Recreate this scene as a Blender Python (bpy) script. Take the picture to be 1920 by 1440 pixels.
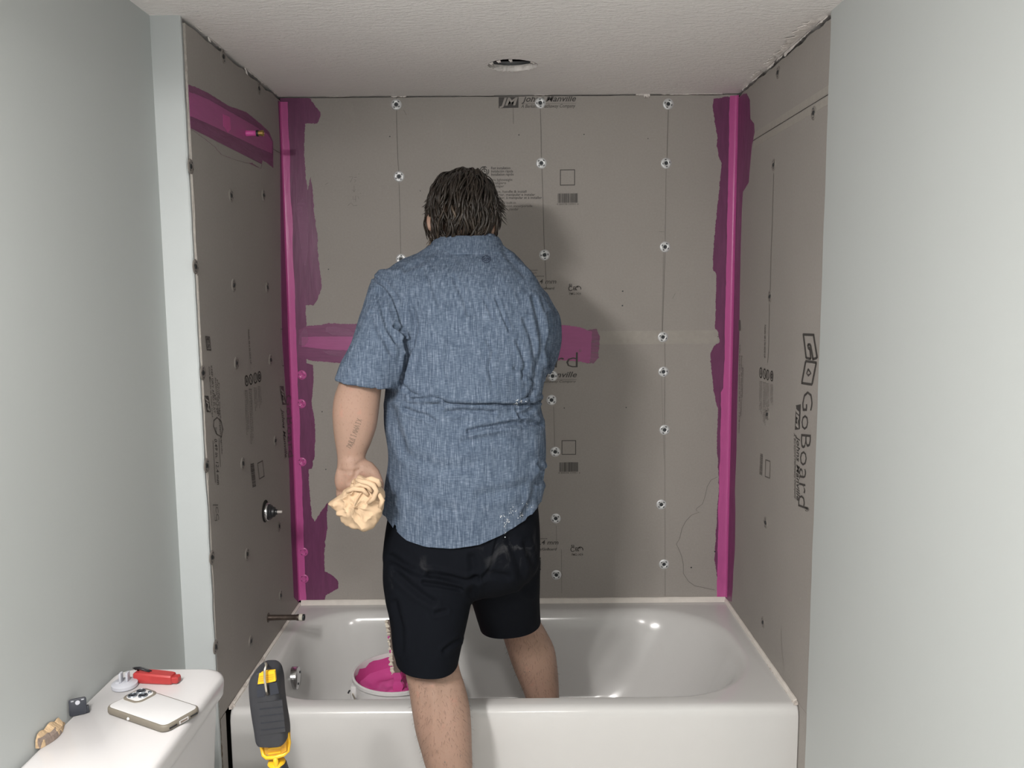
import bpy, bmesh, math, random
import numpy as np
from mathutils import Vector, Matrix, noise
from mathutils.geometry import tessellate_polygon
from mathutils.bvhtree import BVHTree

for o in list(bpy.data.objects): bpy.data.objects.remove(o)
scene = bpy.context.scene
COL = scene.collection
random.seed(7); rng = np.random.default_rng(7)

# ------------------------------------------------------------------ camera
FPX, YAW, PIT, ROLL = 1547.46, .0008, .1141, -.0077
CAM = np.array([.0008, 0., 1.491])
FW = np.array([math.sin(YAW)*math.cos(PIT), math.cos(YAW)*math.cos(PIT), -math.sin(PIT)])
_rt = np.array([math.cos(YAW), -math.sin(YAW), 0.]); _up = np.cross(_rt, FW)
RT = _rt*math.cos(ROLL)+_up*math.sin(ROLL); UP = -_rt*math.sin(ROLL)+_up*math.cos(ROLL)
cam_data = bpy.data.cameras.new('camera'); cam = bpy.data.objects.new('camera', cam_data); COL.objects.link(cam)
cam_data.sensor_fit = 'HORIZONTAL'; cam_data.sensor_width = 36; cam_data.lens = FPX/1920*36
cam_data.clip_start = .02; cam_data.clip_end = 50
M = Matrix.Identity(4)
for i in range(3):
    M[i][0] = RT[i]; M[i][1] = UP[i]; M[i][2] = -FW[i]; M[i][3] = CAM[i]
cam.matrix_world = M
scene.camera = cam

# ------------------------------------------------------------------ world, exposure, lamp settings
w = bpy.data.worlds.new('world'); scene.world = w; w.use_nodes = True
w.node_tree.nodes['Background'].inputs[0].default_value = (.8, .85, .9, 1)
w.node_tree.nodes['Background'].inputs[1].default_value = .05
scene.view_settings.view_transform = 'Standard'; scene.view_settings.look = 'None'
scene.view_settings.exposure = 0; scene.view_settings.gamma = 1
scene.view_settings.use_curve_mapping = False
BULB_W = 1.7                        # watts per vanity bulb (glass shade glow)
SHADE_W = 12.5                       # watts leaving each open shade downwards
BULB_COL = (1.0, .965, .93)
FILL_W = 19.  # watts of the added fill light behind the camera

# ------------------------------------------------------------------ measured room (metres)
W2 = .75                            # half width of the alcove between the boards
D = 2.794; YF = 1.984; YT = 2.05; ZC = 2.1236; ZRIM = .40
XL = -.825; YR = -1.25

def ray(px, py): return FW+RT*((px-960)/FPX)-UP*((py-720)/FPX)
def on(ax, v, px, py):
    d = ray(px, py); return CAM+d*((v-CAM[ax])/d[ax])
def P(px, py, y): return on(1, y, px, py)
def PZ(px, py, z): return on(2, z, px, py)
def PL(px, py): return on(0, -W2, px, py)
def PR(px, py): return on(0, W2, px, py)
def PB(px, py): return on(1, D, px, py)
def project(V):
    d = np.asarray(V)-CAM; z = d@FW
    return 960+FPX*(d@RT)/z, 720-FPX*(d@UP)/z

# ------------------------------------------------------------------ materials
def lin(r, g, b):
    def c(v):
        v /= 255.
        return v/12.92 if v <= .04045 else ((v+.055)/1.055)**2.4
    return (c(r), c(g), c(b), 1)
def shade(c, k): return (min(c[0]*k, 1), min(c[1]*k, 1), min(c[2]*k, 1), 1)
class NT:
    def __init__(s, name):
        s.m = bpy.data.materials.new(name); s.m.use_nodes = True; s.t = s.m.node_tree
        s.b = s.t.nodes['Principled BSDF']
    def n(s, typ, **kw):
        nd = s.t.nodes.new(typ)
        for k, v in kw.items():
            if k in nd.inputs: nd.inputs[k].default_value = v
            else: setattr(nd, k, v)
        return nd
    def l(s, a, b): s.t.links.new(a, b)
    def co(s, scale=(1, 1, 1), rot=(0, 0, 0)):
        tc = s.n('ShaderNodeTexCoord'); mp = s.n('ShaderNodeMapping')
        mp.inputs['Scale'].default_value = scale; mp.inputs['Rotation'].default_value = rot
        s.l(tc.outputs['Object'], mp.inputs['Vector']); return mp.outputs['Vector']
    def noise(s, vec, scale, detail=3, rough=.5, dist=0.):
        nd = s.n('ShaderNodeTexNoise'); nd.inputs['Scale'].default_value = scale
        nd.inputs['Detail'].default_value = detail; nd.inputs['Roughness'].default_value = rough
        nd.inputs['Distortion'].default_value = dist
        s.l(vec, nd.inputs['Vector']); return nd.outputs['Fac']
    def ramp(s, fac, stops):
        r = s.n('ShaderNodeValToRGB'); e = r.color_ramp.elements
        while len(e) < len(stops): e.new(.5)
        for i, (p, c) in enumerate(stops):
            e[i].position = p; e[i].color = c if not isinstance(c, (int, float)) else (c, c, c, 1)
        s.l(fac, r.inputs['Fac']); return r.outputs['Color']
    def mix(s, fac, a, b, typ='MIX'):
        m = s.n('ShaderNodeMix', data_type='RGBA', blend_type=typ)
        for v, i in ((fac, 0), (a, 6), (b, 7)):
            if hasattr(v, 'is_output'): s.l(v, m.inputs[i])
            else: m.inputs[i].default_value = v
        return m.outputs[2]
    def bump(s, h, strength, dist=.002):
        b = s.n('ShaderNodeBump'); b.inputs['Strength'].default_value = strength; b.inputs['Distance'].default_value = dist
        s.l(h, b.inputs['Height']); s.l(b.outputs['Normal'], s.b.inputs['Normal'])
    def set(s, **kw):
        for k, v in kw.items():
            k = {'col': 'Base Color', 'rough': 'Roughness', 'metal': 'Metallic', 'alpha': 'Alpha', 'spec': 'Specular IOR Level',
                 'coat': 'Coat Weight'}.get(k, k)
            if hasattr(v, 'is_output'): s.l(v, s.b.inputs[k])
            else: s.b.inputs[k].default_value = v
        return s
def plain(name, col, rough=.5, metal=0., var=.06, scale=30., bump=0., spec=.5, bscale=None):
    t = NT(name); v = t.co(); nz = t.noise(v, scale, 4)
    t.set(col=t.mix(nz, shade(col, 1-var), shade(col, 1+var)), rough=rough, metal=metal, spec=spec)
    if bump: t.bump(t.noise(v, bscale or scale*3, 4), bump)
    return t.m

MAT = {}
# painted drywall in pale sage
t = NT('sage_paint'); v = t.co(); c = (.475, .50, .495, 1)
t.set(col=t.mix(t.noise(v, 1.5, 4), shade(c, .97), shade(c, 1.03)), rough=.55, spec=.35)
t.bump(t.noise(v, 120, 3), .12, .001); MAT['sage'] = t.m
t = NT('white_paint'); v = t.co(); c = (.485, .515, .52, 1)
t.set(col=t.mix(t.noise(v, 6, 4), shade(c, .95), shade(c, 1.03)), rough=.5, spec=.35); t.bump(t.noise(v, 60, 3), .1, .001); MAT['return'] = t.m
# brushed ceiling texture
t = NT('textured_ceiling'); v = t.co((38, 95, 40)); h = t.noise(v, 1.0, 5, .6, .6); h2 = t.noise(t.co((120, 200, 100)), 1., 3)
c = (.90, .868, .85, 1)
t.set(col=t.mix(t.noise(t.co(), 3, 3), shade(c, .97), shade(c, 1.03)), rough=.8, spec=.2)
t.bump(t.mix(.3, h, h2), .9, .008); MAT['ceiling'] = t.m
# grey foam backer board
t = NT('backer_board'); v = t.co(); c = (.335, .312, .290, 1)
big = t.noise(v, 2.2, 5, .55); fine = t.noise(v, 160, 3); mark = t.ramp(t.noise(t.co((7, 7, 3)), 3., 6, .65), [(.60, 0.), (.72, 1.)])
cc = t.mix(big, shade(c, .90), shade(c, 1.10)); cc = t.mix(t.mix(.85, mark, (0, 0, 0, 1)), cc, shade(c, 1.25)); cc = t.mix(.12, cc, fine, 'SOFT_LIGHT')
t.set(col=cc, rough=.62, spec=.3); t.bump(fine, .08, .0006); MAT['board'] = t.m
MAT['board_edge'] = plain('board_edge', (.34, .315, .29, 1), .85, var=.25, scale=80, bump=.4)
MAT['cavity'] = plain('cavity_shade', (.012, .010, .009, 1), .95)  # near-black colour carries the shade inside gaps, openings and recesses
MAT['stud'] = plain('old_wood', (.10, .065, .04, 1), .9, var=.5, scale=60, bump=.4)
MAT['gypsum'] = plain('torn_gypsum', (.80, .76, .73, 1), .9, var=.18, scale=90, bump=.6)
MAT['grey_plank'] = plain('grey_plank', (.42, .42, .44, 1), .8, var=.3, scale=40)
MAT['ink'] = plain('printed_ink', (.060, .055, .052, 1), .6, var=.25, scale=300)
MAT['ink_soft'] = plain('faded_ink', (.105, .096, .088, 1), .6, var=.25, scale=300)
MAT['pencil'] = plain('pencil_mark', (.13, .12, .11, 1), .6, var=.3, scale=200)
MAT['seam'] = plain('seam_caulk', (.355, .330, .298, 1), .6, var=.12, scale=60, bump=.2)
def pink(name, col, alpha=1., streak=(20, 20, 120), rough=.38, bs=.35):
    t = NT(name); v = t.co(streak); nz = t.noise(v, 1.4, 5, .65); n2 = t.noise(t.co(), 9, 4)
    cc = t.mix(nz, shade(col, .84), shade(col, 1.18)); cc = t.mix(t.mix(.6, n2, (0, 0, 0, 1)), cc, shade(col, 1.12))
    t.set(col=cc, rough=rough, spec=.45)
    if alpha < 1:
        t.set(alpha=t.ramp(nz, [(.25, alpha-.12), (.65, min(1, alpha+.05))]))
    t.bump(nz, bs, .0015); return t.m
MAT['pink_thin'] = pink('thin_sealant', (.165, .045, .118, 1), .95, (60, 60, 9))
MAT['pink_thin_h'] = pink('thin_sealant_cross', (.205, .056, .145, 1), .92, (9, 9, 80))
MAT['pink_wash'] = pink('sealant_wash', (.34, .10, .24, 1), .62, (9, 9, 80))
MAT['pink_scuff'] = pink('scuffed_sealant', (.40, .16, .31, 1), .34, (30, 30, 160), .3, .7)
MAT['pink_mid'] = pink('second_coat_sealant', (.36, .080, .235, 1), 1., (9, 9, 70))
MAT['pink_thick'] = pink('thick_sealant', (.55, .080, .310, 1), 1., (90, 90, 30), .33, .45)
MAT['pink_bead'] = pink('sealant_bead', (.50, .098, .300, 1), 1., (60, 60, 14), .28, .3)
MAT['pink_wet'] = pink('wet_sealant', (.60, .085, .30, 1), 1., (14, 14, 14), .16, .35)
# enamel tub
t = NT('white_enamel'); v = t.co(); c = (.625, .62, .612, 1)
t.set(col=t.mix(t.noise(v, 3.5, 5, .6), shade(c, .94), shade(c, 1.04)), rough=.16, spec=.5)
t.bump(t.noise(v, 5, 2), .03, .004); MAT['enamel'] = t.m
MAT['flange'] = plain('flange_white', (.74, .70, .65, 1), .5, var=.12, scale=40)
MAT['caulk'] = plain('old_caulk', (.55, .50, .46, 1), .8, var=.35, scale=70, bump=.6)
MAT['chrome'] = plain('chrome', (.62, .62, .63, 1), .12, 1., var=.08, scale=20)
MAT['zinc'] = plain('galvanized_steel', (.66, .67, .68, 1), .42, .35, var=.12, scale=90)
MAT['zinc_shaded'] = plain('shaded_zinc', (.27, .25, .23, 1), .5, .3, var=.25, scale=90)  # same zinc, darker: the side walls' shade is put into the washer colour
MAT['screw'] = plain('dark_screw', (.045, .05, .055, 1), .45, .5, var=.3, scale=200)
MAT['pipe'] = plain('oxidized_pipe', (.085, .065, .055, 1), .42, .6, var=.5, scale=60, bump=.3)
MAT['tape'] = plain('thread_tape', (.60, .57, .50, 1), .7, var=.15, scale=120, bump=.4)
MAT['brass'] = plain('brass', (.55, .38, .13, 1), .3, .9, var=.15, scale=80)
MAT['black_plastic'] = plain('black_plastic', (.018, .019, .022, 1), .42, var=.2, scale=60)
MAT['dark_rubber'] = plain('dark_rubber', (.024, .025, .030, 1), .6, var=.15, scale=80, bump=.15)
MAT['yellow'] = plain('yellow_plastic', (.78, .44, .015, 1), .38, var=.05, scale=30)
MAT['amber'] = plain('amber_plastic', (.60, .30, .02, 1), .4, var=.06, scale=30)
MAT['steel'] = plain('steel_wire', (.60, .55, .47, 1), .3, .9, var=.1)
MAT['porcelain'] = plain('toilet_porcelain', (.61, .597, .60, 1), .22, var=.03, scale=4)
MAT['white_plastic'] = plain('white_plastic', (.60, .595, .60, 1), .4, var=.03, scale=20)
MAT['taupe'] = plain('taupe_case', (.175, .155, .125, 1), .55, var=.08, scale=60)
MAT['lens'] = plain('dark_lens', (.012, .013, .018, 1), .08, var=.1)
MAT['lens_ring'] = plain('lens_ring', (.33, .36, .40, 1), .25, .8)
MAT['red'] = plain('red_plastic', (.38, .036, .036, 1), .42, var=.12, scale=50)
MAT['grey_plastic'] = plain('grey_plastic', (.42, .43, .47, 1), .45, var=.05, scale=40)
MAT['slate'] = plain('slate_plastic', (.020, .023, .033, 1), .45, var=.2, scale=60)
MAT['scrap_core'] = plain('scrap_core', (.46, .33, .20, 1), .9, var=.35, scale=120, bump=.6)
MAT['scrap_paper'] = plain('scrap_paper', (.20, .155, .13, 1), .9, var=.35, scale=120, bump=.5)
MAT['bucket'] = plain('bucket_white', (.72, .71, .71, 1), .4, var=.08, scale=30)
MAT['wood_stick'] = plain('stick_wood', (.17, .13, .11, 1), .75, var=.3, scale=60, bump=.3)
MAT['crust'] = plain('dried_paint', (.72, .66, .56, 1), .8, var=.3, scale=120, bump=.8)
MAT['floor'] = plain('floor_vinyl', (.70, .67, .64, 1), .5, var=.15, scale=6)
MAT['splat'] = plain('white_splat', (.72, .74, .76, 1), .7)
MAT['thread'] = plain('navy_thread', (.03, .045, .085, 1), .8)
MAT['tattoo'] = plain('tattoo_ink', (.19, .13, .098, 1), .6, var=.3, scale=250)
MAT['stem'] = plain('nylon_stem', (.52, .48, .46, 1), .35)
# chambray shirt
t = NT('chambray')
a = t.noise(t.co((560, 70, 34)), 1., 2, .5); b = t.noise(t.co((90, 40, 520)), 1., 2, .5); g = t.noise(t.co(), 7, 4)
fac = t.mix(.38, a, b); rr = t.ramp(fac, [(.34, (.052, .074, .112, 1)), (.52, (.106, .141, .195, 1)), (.70, (.235, .282, .355, 1))])
t.set(col=t.mix(t.mix(.55, g, (.5, .5, .5, 1)), t.mix(.0, rr, rr), t.mix(1., rr, (.86, .86, .9, 1), 'MULTIPLY')), rough=.85, spec=.15)
t.bump(t.mix(.5, fac, t.noise(t.co((55, 55, 16)), 1., 4)), .5, .0022); MAT['shirt'] = t.m
# black shorts with dust
t = NT('black_shorts'); v = t.co()
d1 = t.noise(t.co((9, 9, 7), (0, .3, .3)), 1.6, 6, .62, .8); dust = t.ramp(d1, [(.56, 0.), (.74, 1.)])
def blob(t, c, r):
    tc = t.n('ShaderNodeTexCoord'); vm = t.n('ShaderNodeVectorMath', operation='DISTANCE'); t.l(tc.outputs['Object'], vm.inputs[0])
    vm.inputs[1].default_value = c
    return t.ramp(vm.outputs['Value'], [(0., 1.), (r, 0.)])
pz = P(965, 1025, 1.92); pz2 = P(760, 1075, 1.9)
area = t.mix(1., blob(t, tuple(pz), .10), blob(t, tuple(pz2), .07), 'ADD'); msk = t.mix(1., dust, area, 'MULTIPLY')
t.set(col=t.mix(t.mix(1., msk, (.55, .55, .55, 1), 'MULTIPLY'), (.0050, .0060, .0088, 1), (.16, .16, .165, 1)), rough=.85, spec=.08)
t.bump(t.noise(t.co((14, 14, 9)), 1., 5), .45, .006); MAT['shorts'] = t.m
# skin
t = NT('skin'); v = t.co(); c = (.35, .238, .178, 1)
red = t.noise(v, 11, 4); fre = t.ramp(t.noise(t.co((1, 1, .6)), 260, 3), [(.58, 0.), (.70, 1.)]); spots = t.ramp(t.noise(v, 45, 4), [(.62, 0.), (.75, 1.)])
cc = t.mix(red, shade(c, .84), (.405, .25, .192, 1)); cc = t.mix(t.mix(.68, fre, (0, 0, 0, 1)), cc, (.20, .115, .075, 1)); cc = t.mix(t.mix(.75, spots, (0, 0, 0, 1)), cc, (.50, .21, .16, 1))
t.set(col=cc, rough=.55, spec=.35); t.set(**{'Subsurface Weight': .08, 'Subsurface Radius': (.01, .004, .002), 'Subsurface Scale': .5})
t.bump(t.noise(v, 190, 4), .22, .0012); MAT['skin'] = t.m
t = NT('hair'); at = t.n('ShaderNodeAttribute', attribute_name='tone')
t.set(col=t.ramp(at.outputs['Fac'], [(0., (.012, .009, .007, 1)), (.5, (.040, .029, .021, 1)), (1., (.150, .108, .075, 1))]), rough=.42, spec=.4); MAT['hair'] = t.m
MAT['hair_base'] = plain('hair_base', (.014, .011, .009, 1), .8)
MAT['leg_hair'] = plain('leg_hair', (.085, .055, .042, 1), .6)
MAT['eye'] = plain('eye_white', (.7, .68, .65, 1), .2)
t = NT('rag_cloth'); v = t.co(); c = (.64, .47, .315, 1)
t.set(col=t.mix(t.noise(v, 22, 5), shade(c, .85), shade(c, 1.12)), rough=.9, spec=.1); t.bump(t.noise(v, 300, 3), .4, .0012); MAT['rag'] = t.m
t = NT('lamp_glass'); t.set(col=(1, .95, .9, 1), rough=.4); t.b.inputs['Emission Color'].default_value = (*BULB_COL, 1); t.b.inputs['Emission Strength'].default_value = 4.; MAT['bulb'] = t.m

# ------------------------------------------------------------------ object helpers
ROOT = {}
def link(o, parent=None):
    COL.objects.link(o)
    if parent is not None: o.parent = parent
    return o
def thing(name, loc, label, cat, group=None):
    o = bpy.data.objects.new(name, None); link(o); o.location = loc; o.empty_display_size = .05
    o['label'] = label; o['category'] = cat
    if group: o['group'] = group
    ROOT[o] = np.array(loc, float); return o
def tag(o, label, cat, group=None):
    o['label'] = label; o['category'] = cat
    if group: o['group'] = group
    return o
def mk(name, verts, faces, mat, parent=None, smooth=False, label=None, mats=None, midx=None):
    verts = np.asarray(verts, float)
    root = ROOT.get(parent, np.zeros(3)) if parent is not None else np.zeros(3)
    me = bpy.data.meshes.new(name)
    me.from_pydata((verts-root).tolist(), [], [list(map(int, f)) for f in faces]); me.update()
    o = bpy.data.objects.new(name, me); link(o, parent); ROOT[o] = root
    for m in (mats or [mat]): me.materials.append(m)
    if midx is not None: me.polygons.foreach_set('material_index', list(midx))
    if smooth: me.polygons.foreach_set('use_smooth', [True]*len(me.polygons))
    if label: o['label'] = label
    return o
def mesh_obj(name, me, mat, parent=None, smooth=True):
    if parent is not None and np.any(ROOT.get(parent, 0)):
        me.transform(Matrix.Translation(Vector(-ROOT[parent])))
    o = bpy.data.objects.new(name, me); link(o, parent); ROOT[o] = ROOT.get(parent, np.zeros(3))
    me.materials.clear(); me.materials.append(mat)
    if smooth: me.polygons.foreach_set('use_smooth', [True]*len(me.polygons))
    return o
def recalc(o):
    bm = bmesh.new(); bm.from_mesh(o.data); bmesh.ops.recalc_face_normals(bm, faces=bm.faces); bm.to_mesh(o.data); bm.free(); return o
class G:                                           # geometry collector
    def __init__(s): s.v = []; s.f = []
    def add(s, v, f):
        n = len(s.v); s.v += [tuple(map(float, p)) for p in v]; s.f += [[i+n for i in q] for q in f]; return s
    def box(s, x0, x1, y0, y1, z0, z1, M=None):
        v = [(x, y, z) for z in (z0, z1) for y in (y0, y1) for x in (x0, x1)]
        if M is not None: v = [tuple(M @ Vector(p)) for p in v]
        return s.add(v, [(0, 2, 3, 1), (4, 5, 7, 6), (0, 1, 5, 4), (2, 6, 7, 3), (0, 4, 6, 2), (1, 3, 7, 5)])
    def loft(s, rings, cap0=True, cap1=True):
        n = len(rings[0]); v = [p for r in rings for p in r]; f = []
        for k in range(len(rings)-1):
            for i in range(n):
                j = (i+1) % n; f.append((k*n+i, k*n+j, (k+1)*n+j, (k+1)*n+i))
        if cap0: f.append(tuple(range(n-1, -1, -1)))
        if cap1: f.append(tuple(range((len(rings)-1)*n, len(rings)*n)))
        return s.add(v, f)
    def tube(s, pts, rad, n=10, cap=True):
        pts = [Vector(p) for p in pts]; rings = []
        if not hasattr(rad, '__len__'): rad = [rad]*len(pts)
        ref = None
        for k, p in enumerate(pts):
            d = (pts[min(k+1, len(pts)-1)]-pts[max(k-1, 0)]).normalized()
            if ref is None: ref = d.orthogonal().normalized()
            ref = (ref-d*ref.dot(d)).normalized(); b = d.cross(ref)
            rings.append([p+(ref*math.cos(a)+b*math.sin(a))*rad[k] for a in [2*math.pi*i/n for i in range(n)]])
        return s.loft(rings, cap, cap)
    def ellip(s, c, r, M=None, nu=20, nv=12):
        rings = []
        c = Vector(c)
        for k in range(1, nv):
            th = math.pi*k/nv
            ring = []
            for i in range(nu):
                a = 2*math.pi*i/nu
                p = Vector((r[0]*math.sin(th)*math.cos(a), r[1]*math.sin(th)*math.sin(a), -r[2]*math.cos(th)))
                ring.append((M @ p if M is not None else p)+c)
            rings.append(ring)
        return s.loft(rings)
    def lathe(s, prof, c, ax='z', n=32, cap=True):     # prof: (radius, height)
        rings = []
        for r, h in prof:
            ring = []
            for i in range(n):
                a = 2*math.pi*i/n; u, w_ = r*math.cos(a), r*math.sin(a)
                p = {'z': (u, w_, h), 'x': (h, u, w_), 'y': (w_, h, u)}[ax]
                ring.append((c[0]+p[0], c[1]+p[1], c[2]+p[2]))
            rings.append(ring)
        return s.loft(rings, cap, cap)
    def obj(s, name, mat, parent=None, smooth=False, label=None, **k): return mk(name, s.v, s.f, mat, parent, smooth, label, **k)
def rrect(x0, x1, y0, y1, r, k=6, m=3):
    """rounded rectangle, r = one radius or (x0y0, x1y0, x1y1, x0y1)"""
    if not hasattr(r, '__len__'): r = (r,)*4
    pts = []
    for (cx, cy, a0, rr) in ((x0, y0, 180, r[0]), (x1, y0, 270, r[1]), (x1, y1, 0, r[2]), (x0, y1, 90, r[3])):
        sx = cx+rr if cx == x0 else cx-rr; sy = cy+rr if cy == y0 else cy-rr
        for i in range(k+1):
            a = math.radians(a0+90*i/k); pts.append((sx+rr*math.cos(a), sy+rr*math.sin(a)))
    out = []
    for i in range(len(pts)):                       # extra points along straights
        p, q = pts[i], pts[(i+1) % len(pts)]; out.append(p)
        if i % (k+1) == k:
            for j in range(1, m+1): out.append((p[0]+(q[0]-p[0])*j/(m+1), p[1]+(q[1]-p[1])*j/(m+1)))
    return out
def rbox(x0, x1, y0, y1, z0, z1, r, bev, taper=0., k=5):
    rings = []
    for z, ins in ((z0, bev), (z0+bev*.3, bev*.3), (z0+bev, 0), (z1-bev, 0), (z1-bev*.3, bev*.3), (z1, bev)):
        tp = taper*(1-(z-z0)/(z1-z0)); i_ = ins+tp
        rings.append([(x, y, z) for x, y in rrect(x0+i_, x1-i_, y0+i_, y1-i_, max(r-ins, .001), k)])
    return rings
def smooth_auto(o, ang=40):
    bm = bmesh.new(); bm.from_mesh(o.data); ca = math.radians(ang)
    for e in bm.edges:
        e.smooth = not (len(e.link_faces) == 2 and e.calc_face_angle(0) > ca)
    for f in bm.faces: f.smooth = True
    bm.to_mesh(o.data); bm.free(); return o
def struct(o):
    o['kind'] = 'structure'; return o

# ================================================================== ROOM SHELL
def ssbox(name, dims, mat, label=None):
    o = G().box(*dims).obj(name, mat); struct(o)
    if label: o['label'] = label
    return o
tag(ssbox('floor', (-1.0, .95, YR-.1, D+.12, -.05, 0), MAT['floor'], 'tan vinyl bathroom floor below the bathtub'), 'tan vinyl bathroom floor below the bathtub', 'floor')
tag(ssbox('wall_left', (XL-.1, XL, YR, YF, 0, ZC+.03), MAT['sage'], ''), 'pale sage painted wall behind the toilet tank', 'wall')
# right wall: its drywall edge stands a little proud of the board, uneven
g = G(); zz = np.linspace(0, ZC+.03, 60); rings = []
for z in zz:
    e = .0016*noise.noise(Vector((0, 3, z*9)))+.0008*noise.noise(Vector((0, 8, z*40)))
    yb = YF+.006+e*2
    rings.append([(W2-.005, YR, z), (W2-.005, yb-.003, z), (W2-.0025+e, yb, z), (W2+.11, yb, z), (W2+.11, YR, z)])
g.loft(rings); wr = g.obj('wall_right', MAT['sage']); struct(recalc(wr)); tag(wr, 'pale grey-green painted wall ending at the right-hand board edge', 'wall')
tag(ssbox('wall_rear', (XL-.1, W2+.11, YR-.1, YR, 0, ZC+.03), MAT['sage'], ''), 'painted bathroom wall opposite the tub alcove', 'wall')
# narrow painted return beside the alcove, with a chipped inner edge
g = G(); rings = []
for z in np.linspace(0, ZC+.005, 70):
    e = .0025*noise.noise(Vector((5, 3, z*11)))+.0015*noise.noise(Vector((2, 8, z*45)))
    xi = -.7555+e+(ZC-z)*.0035
    rings.append([(XL-.1, YF, z), (xi-.003, YF, z), (xi, YF+.003, z), (xi-.001, YF+.014, z), (XL-.1, YF+.014, z)])
g.loft(rings); o = struct(recalc(g.obj('wall_return', MAT['return']))); tag(o, 'narrow white painted wall strip between sage wall and tub alcove', 'wall')

# ceiling with a ragged hole
hc = (.010, 2.434); NH = 72; hole = []
for i in range(NH):
    a = 2*math.pi*i/NH; r = .0665*(1+.035*math.sin(3*a+1)+.05*noise.noise(Vector((math.cos(a)*3, math.sin(a)*3, 2)))+.02*random.uniform(-1, 1))
    hole.append((hc[0]+r*1.08*math.cos(a), hc[1]+r*.95*math.sin(a)))
cx0, cx1, cy0, cy1 = XL-.1, W2+.11, YR-.1, D+.05
outer = [(cx0, cy0), (cx1, cy0), (cx1, cy1), (cx0, cy1)]
tris = tessellate_polygon([[Vector((*p, 0)) for p in outer], [Vector((*p, 0)) for p in reversed(hole)]])
allp = outer+list(reversed(hole))
g = G(); g.add([(x, y, ZC) for x, y in allp], tris)
n0 = 4
ringb = [(x, y, ZC) for x, y in hole]; ringt = [(hc[0]+(x-hc[0])*.97, hc[1]+(y-hc[1])*.97, ZC+.016) for x, y in hole]
ce = recalc(g.obj('ceiling', MAT['ceiling'])); struct(ce); tag(ce, 'rough textured off-white ceiling with a ragged round hole', 'ceiling')
g = G(); g.loft([ringb, ringt], False, False); g.obj('gypsum_rim', MAT['gypsum'], ce)
g = G(); g.box(hc[0]-.14, hc[0]+.14, hc[1]-.12, hc[1]+.12, ZC+.12, ZC+.125)
for s in (-1, 1):
    g.box(hc[0]+s*.14-.003, hc[0]+s*.14+.003, hc[1]-.12, hc[1]+.12, ZC+.014, ZC+.125)
    g.box(hc[0]-.14, hc[0]+.14, hc[1]+s*.12-.003, hc[1]+s*.12+.003, ZC+.014, ZC+.125)
g.obj('ceiling_cavity', MAT['cavity'], ce)
G().box(hc[0]-.075, hc[0]+.08, hc[1]+.072, hc[1]+.085, ZC+.0165, ZC+.030).obj('joist', MAT['grey_plank'], ce)
# torn paper round the hole and along the ceiling edges
def scrap(g, p, d1, d2, d3, n=7):
    p, d1, d2, d3 = map(Vector, (p, d1, d2, d3)); top = []; bot = []
    for i in range(n+1):
        u = i/n; a = random.uniform(.35, 1.) if 0 < i < n else random.uniform(.1, .5)
        top.append(p+d1*u); bot.append(p+d1*u+d2*a+d3*random.uniform(-.6, .6))
    off = d3.normalized()*.0012
    v = top+bot+[q+off for q in top]+[q+off for q in bot]; m = n+1; f = []
    for i in range(n):
        f += [(i, i+1, m+i+1, m+i), (2*m+i+1, 2*m+i, 3*m+i, 3*m+i+1), (m+i, m+i+1, 3*m+i+1, 3*m+i), (i+1, i, 2*m+i, 2*m+i+1)]
    g.add(v, f)
for a0, ln, dp in ((205, 14, .012), (232, 10, .010), (262, 8, .016), (318, 14, .010), (75, 30, .012), (95, 20, .020), (120, 25, .010), (20, 25, .010), (150, 18, .010)):
    a = math.radians(a0); b = math.radians(a0+ln)
    p = (hc[0]+.071*math.cos(a), hc[1]+.063*math.sin(a), ZC-.0005); q = (hc[0]+.071*math.cos(b), hc[1]+.063*math.sin(b), ZC-.0005)
    mid = (math.cos((a+b)/2), math.sin((a+b)/2))
    g = G(); scrap(g, p, Vector(q)-Vector(p), (-mid[0]*dp, -mid[1]*dp, -.003), (0, 0, -.002)); g.obj('torn_paper', MAT['gypsum'], ce)
def edge_scraps(side, spans):
    for y0, y1, h in spans:
        g = G()
        if side == 'L': scrap(g, (-W2+.001, y0, ZC-.0006), (0, y1-y0, 0), (.004, 0, -h), (.003, 0, 0), 12)
        elif side == 'R': scrap(g, (W2-.001, y0, ZC-.0006), (0, y1-y0, 0), (-.006, 0, -h), (-.003, 0, 0), 12)
        else: scrap(g, (y0, D-.001, ZC-.0006), (y1-y0, 0, 0), (0, -.004, -h), (0, -.003, 0), 12)
        g.obj('torn_paper', MAT['gypsum'], ce)
edge_scraps('L', [(2.06, 2.10, .006), (2.14, 2.152, .016), (2.15, 2.24, .006), (2.43, 2.44, .020), (2.45, 2.62, .010), (2.64, 2.77, .009)])
edge_scraps('R', [(2.015, 2.08, .009), (2.13, 2.20, .010), (2.20, 2.32, .016), (2.33, 2.38, .013), (2.40, 2.47, .014), (2.52, 2.62, .011), (2.66, 2.72, .010)])
edge_scraps('B', [(-.385, -.335, .006), (-.60, -.52, .003), (.415, .44, .006), (.44, .462, .014), (.50, .60, .005), (.60, .70, .004), (-.16, -.05, .003), (.08, .14, .003)])
# lifted ceiling skin beside the right-hand gap
g = G()
for y0, y1, wd in ((2.05, 2.22, .034), (2.18, 2.34, .024), (2.36, 2.43, .018), (2.50, 2.58, .012)):
    scrap(g, (W2-.012, y0, ZC-.0015), (0, y1-y0, 0), (-wd, 0, -.002), (0, 0, -.004), 14)
g.obj('lifted_skin', MAT['gypsum'], ce)

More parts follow.
